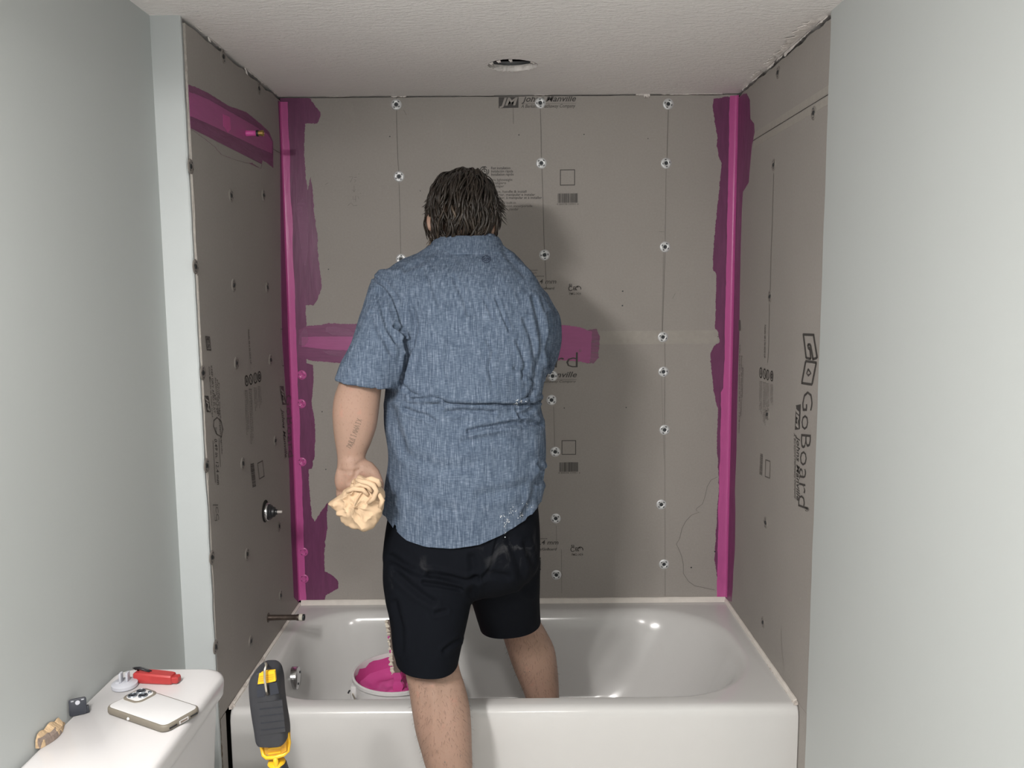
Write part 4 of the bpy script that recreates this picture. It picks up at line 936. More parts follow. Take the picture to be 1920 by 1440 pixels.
def shrink(rows, d, dy): return [(py, l+d, r-d, y, ry-dy) for py, l, r, y, ry in rows]
body.append(loft_px(shrink(shirt_rows[2:9], 13, .018)+shrink(shirt_rows[10:-1], 28, .034)+[(1050, 752, 985, 2.05, .112), (1085, 765, 972, 2.06, .085)], 36, 2.3))
body.append(loft_px(shrink(sleeveL[1:5], 12, .013)+[(690, 646, 727, 1.946, .052), (715, 637, 717, 1.941, .048), (740, 628, 714, 1.940, .046), (765, 624, 711, 1.939, .045), (800, 625, 706, 1.938, .043), (830, 629, 696, 1.936, .038), (848, 632, 688, 1.934, .032), (862, 633, 684, 1.932, .029), (880, 632, 686, 1.930, .028)], 28, 2.15))
# left hand: palm turned towards the camera, fist round the rag
hy = 1.929
body.append(tubeg([P(658, 858, hy), P(661, 880, hy), P(666, 905, hy), P(668, 925, hy+.004)], [.030, .032, .034, .026], 20))
body.append(G().ellip(P(643, 897, hy-.006), (.020, .022, .034), Matrix.Rotation(.12, 3, 'Y'), 18, 12))      # little-finger side of the palm
body.append(G().ellip(P(686, 884, hy-.004), (.022, .022, .034), Matrix.Rotation(-.55, 3, 'Y'), 18, 12))     # thumb base
for i, (bx_, by_, dy_, ln) in enumerate(((638, 916, .004, .80), (653, 926, .002, .95), (669, 930, .0, 1.0), (685, 927, .002, .95))):
    a = P(bx_, by_, hy+.004); k2 = P(bx_, by_+20*ln, hy-.006); k3 = P(bx_+2, by_+22*ln, hy-.040*ln); k4 = P(bx_+5, by_+8, hy-.052*ln)
    body.append(tubeg([P(bx_+3, by_-22, hy+.004), a, k2, (Vector(k2)+Vector(k3))/2-Vector((0, 0, .004)), k3, k4], [.010, .0108, .0102, .0096, .0088, .0072], 12))
body.append(tubeg([P(686, 872, hy-.002), P(700, 888, hy-.008), P(711, 908, hy-.012), P(711, 930, hy-.024), P(703, 940, hy-.034)], [.016, .0165, .0125, .0108, .0080], 14))
# right arm reaching to the wall in front of him
rw = P(985, 655, 2.46); re = P(998, 690, 2.285)
body.append(tubeg([P(980, 560, 2.08), P(996, 605, 2.13), P(1000, 655, 2.22), re], [.058, .060, .052, .046], 20)); body.append(tubeg([re, (Vector(re)+Vector(rw))/2, rw], [.046, .042, .028], 18))
body.append(tubeg([rw, P(980, 645, 2.52), P(978, 640, 2.55)], [.026, .030, .026], 16))
for i in range(4):
    q = P(966+i*9, 634+i*1.5, 2.555); body.append(tubeg([P(970+i*7, 641, 2.53), q, Vector(q)+Vector((0, .030, -.004)), Vector(q)+Vector((0, .036, -.026)), Vector(q)+Vector((0, .016, -.036))], [.0095, .0095, .009, .0085, .007], 10))
body.append(tubeg([P(968, 652, 2.50), Vector(P(962, 660, 2.54)), Vector(P(966, 662, 2.575))], [.013, .0105, .008], 10))
# legs
legL = [(1050, 752, 862, 2.01, .075), (1120, 745, 866, 1.985, .082), (1180, 753, 858, 1.96, .076), (1230, 757, 858, 1.945, .066), (1262, 761, 863, 1.935, .062), (1290, 767, 872, 1.925, .064), (1330, 773, 881, 1.915, .068), (1370, 780, 884, 1.905, .067), (1410, 791, 885, 1.895, .063), (1445, 802, 886, 1.888, .058),
        (1500, 818, 884, 1.878, .048), (1560, 829, 882, 1.868, .040), (1620, 834, 880, 1.862, .037), (1670, 832, 884, 1.858, .040)]
body.append(loft_px(legL, 30, 2.1))
ak = P(857, 1660, 1.860); fz = .032
body.append(tubeg([(ak[0]+.012, ak[1]-.030, .040), (ak[0], ak[1]-.005, .052), (ak[0]-.025, ak[1]+.05, .046), (ak[0]-.050, ak[1]+.105, .034), (ak[0]-.064, ak[1]+.150, .026)], [.034, .042, .040, .038, .022], 18))
for i, (dx, dy, r) in enumerate(((-.035, .155, .0145), (-.056, .162, .0105), (-.072, .155, .0100), (-.086, .144, .0095), (-.097, .130, .0090))):
    body.append(tubeg([(ak[0]+dx+.010, ak[1]+dy-.045, .024), (ak[0]+dx, ak[1]+dy-.010, r+.007), (ak[0]+dx-.003, ak[1]+dy+.008, r+.001)], [r*1.3, r, r*.85], 10))
legR = [(1050, 885, 1000, 2.08, .080), (1120, 900, 1000, 2.15, .078), (1160, 928, 1010, 2.21, .068), (1185, 940, 1024, 2.255, .062), (1215, 950, 1039, 2.285, .062), (1250, 962, 1045, 2.30, .063), (1290, 979, 1048, 2.31, .056), (1320, 990, 1048, 2.315, .050), (1365, 1004, 1046, 2.318, .038), (1405, 1006, 1046, 2.318, .036), (1432, 1002, 1050, 2.315, .040)]
body.append(loft_px(legR, 30, 2.1))
ar = P(1026, 1420, 2.316)
body.append(tubeg([(ar[0]-.004, ar[1]-.030, .118), (ar[0], ar[1]-.004, .132), (ar[0]+.012, ar[1]+.05, .126), (ar[0]+.026, ar[1]+.105, .114), (ar[0]+.034, ar[1]+.150, .106)], [.034, .042, .040, .038, .022], 18))
for i, (dx, dy, r) in enumerate(((.010, .160, .0145), (.030, .164, .0105), (.046, .156, .0100), (.060, .144, .0095), (.071, .130, .0090))):
    body.append(tubeg([(ar[0]+dx-.004, ar[1]+dy-.045, .104), (ar[0]+dx, ar[1]+dy-.010, .087+r), (ar[0]+dx+.002, ar[1]+dy+.008, .081+r)], [r*1.3, r, r*.85], 10))
bme = fuse(body, .0045, 3, 0, .5)
C_ = []
cz([(637, 883), (650, 885), (664, 884), (676, 878)], 2.6, .0022); cz([(668, 884), (664, 895), (655, 905)], 3, .003); cz([(684, 862), (676, 868), (668, 872)], 3, .002); cz([(812, 1285), (816, 1330), (812, 1400)], 10, -.003); cz([(790, 1270), (830, 1276), (860, 1272)], 6, .002); cz([(965, 1196), (990, 1200), (1015, 1192)], 6, .002)
creases(bme, C_)
person = mesh_obj('person', bme, MAT['skin']); ROOT[person] = np.zeros(3)
tag(person, 'person from behind in blue chambray shirt and black shorts, one leg in the tub', 'person')
shirt = mesh_obj('shirt', sm, MAT['shirt'], person); shirt['label'] = 'blue chambray short-sleeved shirt'
m = shirt.modifiers.new('cloth', 'SOLIDIFY'); m.thickness = .0016; m.offset = -1
shorts = mesh_obj('shorts', so, MAT['shorts'], person); shorts['label'] = 'black knee-length shorts with dust marks'
m = shorts.modifiers.new('cloth', 'SOLIDIFY'); m.thickness = .0016; m.offset = -1
# collar: folded band round the neck
g = G(); rings = []
def cring(py, l, r, y, ry): return ring_px(py, l, r, y, ry, 48, 2.15)
for r in [(470, 806, 944, 2.150, .086), (480, 797, 951, 2.146, .100), (481.5, 795, 953, 2.146, .1045), (478, 796, 952, 2.147, .1045), (465, 803, 946, 2.153, .092), (452, 811, 941, 2.160, .083), (446, 816, 937, 2.163, .078), (444.5, 819, 935, 2.164, .075), (446, 821, 933, 2.164, .072), (456, 817, 936, 2.160, .074), (468, 812, 940, 2.155, .078)]:
    ring = cring(*r); rings.append([(p[0], p[1]+0, p[2]-.030*max(0, (p[1]-2.15))/.09+ .0010*noise.noise(Vector((p[0]*60, p[1]*60, p[2]*30)))) for p in ring])
g.loft(rings, False, False); col = recalc(g.obj('collar', MAT['shirt'], shirt, True)); m = col.modifiers.new('s', 'SUBSURF'); m.levels = 1; m.render_levels = 1

# --- marks laid on curved surfaces
def decal(target_me, polys, faces, name, mat, parent, off=.0009):
    bvh = BVHTree.FromPolygons([v.co for v in target_me.vertices], [list(p.vertices) for p in target_me.polygons]); V = []
    for x, y in polys:
        d = Vector(ray(x, y)).normalized(); h, nn, i, ds = bvh.ray_cast(Vector(CAM), d)
        if h is None: h = Vector(P(x, y, 1.9)); nn = Vector((0, -1, 0))
        V.append(h+nn*off*(1 if nn.dot(d) < 0 else -1)-d*off*.5)
    return mk(name, V, faces, mat, parent)
def stroke_px(lines, wd, step=2.):
    V = []; F = []
    for ln in lines:
        pts = []
        for (x0, y0), (x1, y1) in zip(ln[:-1], ln[1:]):
            n = max(1, int(math.hypot(x1-x0, y1-y0)/step)); pts += [(x0+(x1-x0)*i/n, y0+(y1-y0)*i/n) for i in range(n)]
        pts.append(ln[-1]); b0_ = len(V)
        for i, p in enumerate(pts):
            q0, q1 = pts[max(i-1, 0)], pts[min(i+1, len(pts)-1)]; dx, dy = q1[0]-q0[0], q1[1]-q0[1]; L = math.hypot(dx, dy) or 1
            V += [(p[0]-dy/L*wd/2, p[1]+dx/L*wd/2), (p[0]+dy/L*wd/2, p[1]-dx/L*wd/2)]
        F += [(b0_+2*i, b0_+2*i+1, b0_+2*i+3, b0_+2*i+2) for i in range(len(pts)-1)]
    return V, F
V_, F_2 = stroke_px([circ(911.5, 486.5, 7.6, 6.6, 22), [(906, 488), (909, 484), (912, 486), (915, 484), (917, 488)], [(907, 490), (911, 488), (916, 491)]], 1.1)
decal(sm, V_, F_2, 'shirt_logo', MAT['thread'], shirt, .0014)
V_ = []; F_2 = []
for (cx__, cy__, n_, sx2, sy2) in ((968, 757, 10, 6, 3), (976, 752, 14, 9, 2), (946, 985, 16, 4, 16), (952, 975, 10, 6, 5), (962, 958, 10, 8, 8), (978, 965, 14, 8, 5), (940, 968, 6, 6, 4), (985, 950, 6, 6, 6)):
    for k in range(n_):
        x, y = random.gauss(cx__, sx2*.6), random.gauss(cy__, sy2*.6); r = random.uniform(.4, 1.0); n0_ = len(V_)
        V_ += [(x+r*math.cos(a)*random.uniform(.6, 1.3), y+r*math.sin(a)*random.uniform(.6, 1.5)) for a in np.linspace(0, 2*math.pi, 7)[:-1]]; F_2.append(list(range(n0_, n0_+6)))
decal(sm, V_, F_2, 'paint_specks', MAT['splat'], shirt, .0012)['kind'] = 'stuff'
# tattoo: numerals running down the forearm
tl = []
def num(s, c, ang, size):
    x = -len(s)*.5*.62; ca, sa = math.cos(ang), math.sin(ang)
    gl = {'I': [[(0, 0), (0, 1)], [(-.14, 0), (.14, 0)], [(-.14, 1), (.14, 1)]], 'V': [[(-.22, 1), (0, 0), (.22, 1)]], 'X': [[(-.22, 0), (.22, 1)], [(-.22, 1), (.22, 0)]], 'M': [[(-.26, 0), (-.26, 1), (0, .3), (.26, 1), (.26, 0)]]}
    for ch in s:
        for ln in gl.get(ch, []): tl.append([(c[0]+((x+u)*ca-(.5-w__)*sa)*size*1., c[1]+((x+u)*sa+(.5-w__)*ca)*size) for u, w__ in ln])
        x += .62
num('XIVMVIIIX', (664, 814), math.radians(110), 10.); num('IXVI', (656, 834), math.radians(122), 8.)
tl = [[(2*x_-0*0-x_, y_) for x_, y_ in ln] for ln in tl]
V_, F_2 = stroke_px(tl, 1.15, 1.5); decal(bme, V_, F_2, 'tattoo', MAT['tattoo'], person, .0007)
# hairs on the calves and forearm would be too fine; a few moles
for x, y, r in ((834, 1429, 1.6), (863, 1417, 1.1), (993, 1259, 1.1), (984, 1260, 1.3)):
    decal(bme, [(x+r*math.cos(a), y+r*math.sin(a)) for a in np.linspace(0, 2*math.pi, 9)[:-1]], [list(range(8))], 'mole', MAT['scrap_paper'], person, .0006)

def fuzz(me, cond, n, ln, name):
    V = vget(me); N = nget(me); idx = np.where(cond(V))[0]; r = random.Random(3); vs = []; fs = []
    for k in range(n):
        i = int(idx[r.randrange(len(idx))]); p = Vector(V[i]); nn = Vector(N[i]); d = (Vector((r.gauss(0, .45), r.gauss(0, .45), -1))+nn*.55).normalized(); sd = d.cross(nn)
        if sd.length < 1e-3: continue
        sd = sd.normalized()*.00022; L = ln*r.uniform(.5, 1.2); p = p+Vector((r.uniform(-.002, .002), 0, r.uniform(-.002, .002))); m_ = p+d*L*.5+nn*.0012; e = p+d*L+nn*.0006
        b_ = len(vs); vs += [p-sd, p+sd, m_+sd*.8, m_-sd*.8, e]; fs += [(b_, b_+1, b_+2, b_+3), (b_+3, b_+2, b_+4)]
    o = mk(name, vs, fs, MAT['leg_hair'], person); o['kind'] = 'stuff'; return o
fuzz(bme, lambda V: (V[:, 2] < .60) & (V[:, 2] > .20), 2400, .012, 'leg_hair')
# --- hair, beard, eyes
def locks(roots, name, mat, parent, seed=1):
    r = random.Random(seed); V = []; F = []; T = []
    for path, wd, tone in roots:
        n = len(path); ref = None; base = len(V)
        for k, p in enumerate(path):
            d = (path[min(k+1, n-1)]-path[max(k-1, 0)]).normalized(); out = (p-HCv).normalized(); side = d.cross(out)
            if side.length < 1e-4: side = d.orthogonal()
            side.normalize(); up__ = side.cross(d); u = k/(n-1); w__ = wd*(.55+.75*u-.0*u)*(1-u**3.2)+.0003
            for a, b_ in ((1, 0), (0, .45), (-1, 0), (0, -.45)): V.append(p+side*w__*a+up__*w__*b_); T.append(min(1, max(0, tone+.25*(u-.4))))
        for k in range(n-1):
            for i in range(4):
                j = (i+1) % 4; F.append((base+4*k+i, base+4*k+j, base+4*k+4+j, base+4*k+4+i))
        F.append((base+3, base+2, base+1, base)); e = base+4*(n-1); F.append((e, e+1, e+2, e+3))
    o = mk(name, V, F, mat, parent, True); at_ = o.data.attributes.new('tone', 'FLOAT', 'POINT'); at_.data.foreach_set('value', T); return o
SC = (.079, .098, .106)
crown = HR @ Vector((.012, -.050, .088))
def on_scalp(v, lift):
    l = HR.transposed() @ v; s = math.sqrt((l.x/SC[0])**2+(l.y/SC[1])**2+(l.z/SC[2])**2); q = HR @ (l/s); return q+q.normalized()*lift
rt_ = []; r = random.Random(5)
while len(rt_) < 1350:
    a = Vector((r.gauss(0, 1), r.gauss(0, 1), r.gauss(0, 1))).normalized(); l = Vector((a.x*SC[0], a.y*SC[1], a.z*SC[2]))
    if l.y > .045 and l.z < .055: continue
    if l.z < -.078 or (l.y > -.01 and l.z < -.012): continue
    if abs(l.x) > .058 and l.z < -.012 and l.y > -.030: continue
    p = HR @ l; fl = (p-crown); nn = p.normalized(); fl = (fl-nn*fl.dot(nn))
    if fl.length < 1e-3: continue
    low = max(0., min(1., (.06-(p.z))/.12)); cl_ = noise.noise_vector(p*38); cl2_ = noise.noise_vector(p*38+Vector((9, 4, 2)))
    fl = fl.normalized()*.75+Vector((r.gauss(0, .13), r.gauss(0, .13), -.5))+cl_*(.55+.55*low)
    n = 10; ln = r.uniform(.042, .075)*(.85+.25*low+.25*cl2_.x); q = p.copy(); path = []; lift = .010+.010*cl2_.y+r.uniform(-.002, .004); lift = max(.005, lift); curl = cl2_.z*1.6+r.gauss(0, .35)
    fl_out = (.010+.016*cl2_.x)*low+.026*max(0, abs(l.x)/.08-.45)*low*(.5+.5*r.random()); wv = r.uniform(4, 8)
    for k in range(n):
        u = k/(n-1); nn = q.normalized(); side = nn.cross(fl).normalized() if nn.cross(fl).length > 1e-4 else Vector((1, 0, 0))
        path.append(HCv+on_scalp(q, lift+.006*math.sin(u*math.pi)+max(-.004, fl_out)*u*u)); d = fl-nn*fl.dot(nn); d.normalize()
        q = q+(d+side*(curl*(.1+.9*u*low)+.45*math.sin(wv*u+cl_.y*5)*(.3+low)))*ln/(n-1)
    cp = path[-1]
    if cp.z < P(870, 455, 2.15)[2]: 
        if r.random() < .8: continue
    rt_.append((path, r.uniform(.0018, .0052), r.betavariate(1.0, 2.8)*(.30+1.05*low)))
for sd_, px_, py_ in ((-1, 812, 372), (1, 931, 378)):
    for k in range(75):
        p0 = Vector(P(px_+r.gauss(0, 3)+sd_*0, py_+r.uniform(-14, 26), 2.185+r.gauss(0, .025))); dr = Vector((sd_*r.uniform(.25, .75), r.gauss(-.05, .25), -r.uniform(.6, 1.))).normalized(); ln = r.uniform(.018, .036); bend = r.uniform(-.004, .010)
        rt_.append(([p0+dr*ln*(j/7)+Vector((sd_*bend*(j/7)**2, 0, 0)) for j in range(8)], r.uniform(.0014, .0032), r.betavariate(1., 3.5)*.6))
hair = locks(rt_, 'hair', MAT['hair'], person); hair['label'] = 'dark brown tousled hair'
# scalp under the locks
g = G(); rings = []
for k in range(1, 16):
    th = math.pi*.62*k/15; ring = []
    for i in range(32):
        a = 2*math.pi*i/32; th2 = th*(.80 if math.sin(a) > 0.2 else 1.)
        l = Vector((math.sin(th2)*math.cos(a)*(SC[0]+.004), math.sin(th2)*math.sin(a)*(SC[1]+.004), math.cos(th2)*(SC[2]+.004))); ring.append(HCv+HR @ l)
    rings.append(ring)
g.loft(rings, True, False); recalc(g.obj('scalp', MAT['hair_base'], hair, True))
rt_ = []; r = random.Random(9)
while len(rt_) < 420:
    x = r.uniform(-1, 1); z = r.uniform(-.115, -.035); s = .062+.010*(z+.115)/.08
    l = Vector((x*s*1.1, .028+.062*math.sqrt(max(0, 1-x*x))*1.1, z)); 
    if z > -.055 and abs(x) < .8: continue
    p = hd(*l); n = 6; path = []; d = (HR @ Vector((x*.55, .25, -.5))+Vector((0, 0, -.6))).normalized(); ln = r.uniform(.02, .045)
    for k in range(n): path.append(p+d*ln*k/(n-1)+Vector((r.gauss(0, .0015), r.gauss(0, .0015), 0)))
    rt_.append((path, r.uniform(.0015, .003), r.uniform(.45, 1.)))
bd = locks(rt_, 'beard', MAT['hair'], person); bd['label'] = 'brown beard'
for s in (-1, 1): G().ellip(hd(s*.030, .078, -.006), (.011, .009, .009), HR, 12, 8).obj('eye', MAT['eye'], person, True)

# ------------------------------------------------------------------ rag in the left hand
RC = P(671, 944, 1.880); gp = (690, 904)
sil = [(615, 944), (629, 957), (637, 968), (632, 966), (640, 980), (655, 988), (672, 993), (690, 996), (700, 990), (709, 975), (718, 958), (719, 940), (721, 925), (714, 914), (711, 902), (700, 897), (690, 899), (680, 896), (668, 893), (664, 897), (668, 905), (655, 913), (640, 927), (628, 936)]
sa_ = []
for x, y in sil:
    p = P(x, y, 1.880); sa_.append((math.atan2(p[2]-RC[2], p[0]-RC[0]), math.hypot(p[0]-RC[0], p[2]-RC[2])))
sa_.sort(); an = np.array([a for a, _ in sa_]); rd = np.array([b for _, b in sa_]); an = np.concatenate([an-2*math.pi, an, an+2*math.pi]); rd = np.tile(rd, 3)
nu, nv = 180, 90; V = []; F = []
gpw = P(*gp, 1.880)
for k in range(nv+1):
    th = math.pi*k/nv
    for i in range(nu):
        a = -math.pi+2*math.pi*i/nu; R = np.interp(a, an, rd); s = math.sin(th)**.75; x = R*s*math.cos(a); z = R*s*math.sin(a)
        y = -.036*math.copysign(abs(math.cos(th))**.8, math.cos(th))
        p = Vector((RC[0]+x, 1.887+y, RC[2]+z)); dx, dz = p.x-gpw[0], p.z-gpw[2]; al = math.atan2(dz, dx); rr_ = math.hypot(dx, dz)
        w1 = noise.noise(Vector((rr_*16, al*.8, 3)))*1.6; fold = (1-abs(math.sin(al*3.6+w1+.4)))**1.5
        fold2 = 1-abs(noise.noise(Vector((p.x*34, p.z*34, y*20+4))))*2; front = 1 if math.cos(th) > 0 else -1
        amp = min(1, rr_/.035)*(.016*fold+.009*max(0, fold2)**2)
        p.y -= front*(amp-.008)*abs(math.cos(th))**.5; nn = .0035*noise.noise(Vector((a*5, 3, th)))
        p.x += nn*math.cos(a); p.z += nn*math.sin(a)
        V.append(p)
for k in range(nv):
    for i in range(nu):
        j = (i+1) % nu; F.append((k*nu+i, k*nu+j, (k+1)*nu+j, (k+1)*nu+i))
rag = mk('rag', V, F, MAT['rag'], None, True); recalc(rag); tag(rag, 'crumpled tan cloth rag clutched in the hand', 'rag')
# rolled edges of cloth bunched by the fingers
for pts, r0 in (([(668, 899), (678, 903), (690, 905), (700, 910), (706, 920), (700, 935), (690, 944)], .0065), ([(664, 912), (676, 908), (690, 912), (697, 922)], .006), ([(650, 922), (664, 916), (680, 918), (690, 928)], .006), ([(686, 900), (696, 898), (708, 902), (712, 912)], .007), ([(710, 925), (717, 938), (712, 952)], .006)):
    G().tube([P(x, y, 1.850-.006*i*(len(pts)-1-i)/6) for i, (x, y) in enumerate(pts)], [r0*(.6+.4*math.sin(math.pi*(i+.5)/len(pts))) for i in range(len(pts))], 10).obj('cloth_fold', MAT['rag'], rag, True)

# ================================================================== TOILET and the things on its tank
ZL = .712
tol = thing('toilet', (-.5, 1.41, 0), 'white toilet with its tank against the sage wall', 'toilet')
lx0, lx1, ly0, ly1 = XL+.003, -.592, 1.165, 1.648
g = G(); rings = []
for z, ins in ((ZL-.050, .012), (ZL-.046, .006), (ZL-.040, .002), (ZL-.014, 0), (ZL-.0065, .0018), (ZL-.0022, .0055), (ZL-.0004, .010), (ZL, .014)):
    rings.append([(x, y, z) for x, y in rrect(lx0+min(ins, .008), lx1-ins, ly0+ins, ly1-ins, (.03, .045, .045, .035), 8)])
g.loft(rings); g.obj('tank_lid', MAT['porcelain'], tol, True)
g = G(); rings = []
for z, ins in ((.40, .045), (.41, .034), (.45, .026), (ZL-.049, .014)): rings.append([(x, y, z) for x, y in rrect(lx0+.012, lx1-ins, ly0+ins, ly1-ins, .04, 8)])
g.loft(rings); smooth_auto(g.obj('tank', MAT['porcelain'], tol))
def oval(z, xc, hx2, hy2, n=40): return [(xc+hx2*math.cos(2*math.pi*i/n)*(1.0 if math.cos(2*math.pi*i/n) > 0 else .8), 1.41+hy2*math.sin(2*math.pi*i/n), z) for i in range(n)]
g = G(); g.loft([oval(0, -.42, .20, .105), oval(.03, -.42, .195, .10), oval(.14, -.42, .17, .09), oval(.26, -.38, .21, .13), oval(.35, -.36, .25, .175), oval(.385, -.36, .255, .182), oval(.392, -.36, .25, .178)]); smooth_auto(g.obj('bowl', MAT['porcelain'], tol), 50)
smooth_auto(G().loft(rbox(-.80, -.52, 1.30, 1.52, .20, .40, .03, .02)).obj('bowl_shelf', MAT['porcelain'], tol))
g = G(); g.loft([oval(.393, -.36, .252, .184), oval(.400, -.36, .258, .189), oval(.408, -.36, .255, .186)]); smooth_auto(g.obj('seat', MAT['white_plastic'], tol))
g = G(); g.loft([oval(.409, -.36, .250, .182), oval(.416, -.36, .256, .187), oval(.424, -.36, .252, .184), oval(.428, -.36, .22, .155)]); smooth_auto(g.obj('seat_lid', MAT['white_plastic'], tol))
smooth_auto(G().lathe([(.016, 0), (.016, .010), (.006, .012), (.006, .02)], (lx1-.022, 1.24, .62), 'x', 16).obj('flush_lever', MAT['chrome'], tol))

# phone in its case
ph_c = PZ(287, 1330, ZL+.008); A_ = PZ(222, 1306, ZL+.008); B_p = PZ(345, 1347, ZL+.008)
ph = thing('phone', (ph_c[0], ph_c[1], ZL), 'phone in a taupe case with white back lying face down on the tank lid', 'phone')
u_ = Vector(B_p-A_); u_.z = 0; u_.normalize(); v_2 = Vector((-u_.y, u_.x, 0)); Lp, Wp = .163, .084
def PHM(): 
    m_ = Matrix.Identity(4)
    for i in range(3): m_[i][0] = u_[i]; m_[i][1] = v_2[i]; m_[i][2] = (0, 0, 1)[i]; m_[i][3] = (ph_c[0], ph_c[1], ZL)[i]
    return m_
PM = PHM()
def pbox(x0, x1, y0, y1, z0, z1, r, bev, mat, name, par=None, k=6):
    rings = [[tuple(PM @ Vector(p)) for p in ring] for ring in rbox(x0, x1, y0, y1, z0, z1, r, bev, k=k)]
    gg = G(); gg.loft(rings); return smooth_auto(gg.obj(name, mat, par or ph), 50)
case = pbox(-Lp/2, Lp/2, -Wp/2, Wp/2, .0003, .0135, .015, .0035, MAT['taupe'], 'case')
pbox(-Lp/2+.0042, Lp/2-.0042, -Wp/2+.0042, Wp/2-.0042, .0128, .0140, .011, .0005, MAT['white_plastic'], 'back_plate')
isl = pbox(-Lp/2+.0005, -Lp/2+.049, Wp/2-.050, Wp/2-.0005, .0126, .0152, .014, .0012, MAT['taupe'], 'camera_bump')
pbox(-Lp/2+.005, -Lp/2+.044, Wp/2-.045, Wp/2-.005, .0146, .0157, .011, .0005, MAT['white_plastic'], 'camera_plate', isl)
for x_, y_, rr_ in ((-Lp/2+.0155, Wp/2-.0155, .0088), (-Lp/2+.0155, Wp/2-.0345, .0088), (-Lp/2+.0335, Wp/2-.0255, .0088), (-Lp/2+.034, Wp/2-.0105, .0035)):
    c_ = PM @ Vector((x_, y_, 0)); le = G().lathe([(rr_, .0150), (rr_, .0178), (rr_*.82, .0182), (rr_*.82, .0174)], (c_.x, c_.y, ZL), 'z', 22, False).obj('lens_ring', MAT['lens_ring'], isl, True)
    G().lathe([(rr_*.84, .0155), (rr_*.84, .0175), (.0002, .0177)], (c_.x, c_.y, ZL), 'z', 22).obj('lens', MAT['lens'], isl, True)
# bottom edge: charging port outline, speaker slots; side button dot
g = G(); g.box(Lp/2-.001, Lp/2+.0006, -.010, .010, .0035, .0098, PM); g.obj('port_surround', MAT['white_plastic'], ph)
g = G(); g.box(Lp/2-.001, Lp/2+.0009, -.0075, .0075, .0050, .0083, PM); g.obj('charging_port', MAT['scrap_paper'], ph)
for s in (-1, 1): g = G(); g.box(Lp/2-.001, Lp/2+.0006, s*.023-.008, s*.023+.008, .0048, .0078, PM); g.obj('speaker_slot', MAT['black_plastic'], ph)
c_ = PM @ Vector((-.014, -Wp/2, .0065)); G().ellip(c_, (.003, .003, .003), nu=12, nv=8).obj('side_button', MAT['white_plastic'], ph, True)

# red utility knife
k0 = PZ(253, 1277, ZL); k1 = PZ(337, 1281, ZL); kd = Vector(k1-k0); kl = kd.length; kd.normalize(); kn = Vector((-kd.y, kd.x, 0))
kn_o = thing('utility_knife', k0, 'red plastic folding utility knife with black wire clip on the tank lid', 'knife')
KM = Matrix.Identity(4)
for i in range(3): KM[i][0] = kd[i]; KM[i][1] = kn[i]; KM[i][2] = (0, 0, 1)[i]; KM[i][3] = (k0[0], k0[1], ZL)[i]
rings = []
for x, wd, zl, zh_ in ((0, .006, .004, .018), (.004, .010, .001, .021), (kl*.2, .012, .0004, .022), (kl*.5, .0125, .0004, .021), (kl*.78, .012, .0004, .0195), (kl*.86, .011, .0006, .0185), (kl*.88, .0085, .002, .015), (kl*.97, .0085, .002, .016), (kl, .006, .004, .014)):
    rings.append([tuple(KM @ Vector((x, sy3*wd, zl+(zh_-zl)*sz))) for sy3, sz in ((-1, .15), (-.8, 0), (.8, 0), (1, .15), (1, .85), (.8, 1), (-.8, 1), (-1, .85))])
g = G(); g.loft(rings); smooth_auto(recalc(g.obj('knife_body', MAT['red'], kn_o)), 35)
G().tube([KM @ Vector(p) for p in ((.002, .004, .022), (-.004, .003, .026), (.004, -.003, .030), (.014, -.002, .031), (.030, .0, .0255), (.036, .002, .022))], .0013, 8).obj('wire_clip', MAT['black_plastic'], kn_o, True)
G().tube([KM @ Vector(p) for p in ((.008, .002, .0215), (.006, -.002, .028), (.016, -.004, .0285), (.034, -.002, .0225))], .0018, 8).obj('clip_lever', MAT['black_plastic'], kn_o, True)

# grey stopper: disc with two upright tabs
dcn = PZ(234, 1288, ZL); ds = thing('drain_stopper', (dcn[0], dcn[1], ZL), 'grey plastic disc with two upright tabs beside the red knife', 'stopper')
smooth_auto(G().lathe([(.022, .0003), (.0245, .002), (.0245, .0085), (.022, .0105), (.001, .0112)], (dcn[0], dcn[1], ZL), 'z', 36).obj('disc', MAT['grey_plastic'], ds))
for dx, dy, h_ in ((-.006, -.001, .030), (.005, .004, .029)):
    smooth_auto(G().loft(rbox(dcn[0]+dx-.0022, dcn[0]+dx+.0022, dcn[1]+dy-.006, dcn[1]+dy+.006, ZL+.010, ZL+h_, .001, .0006, k=2)).obj('tab', MAT['grey_plastic'], ds))
smooth_auto(G().loft(rbox(dcn[0]-.014, dcn[0]-.006, dcn[1]-.010, dcn[1]-.004, ZL+.0095, ZL+.014, .001, .0006, k=2)).obj('rib', MAT['grey_plastic'], ds))

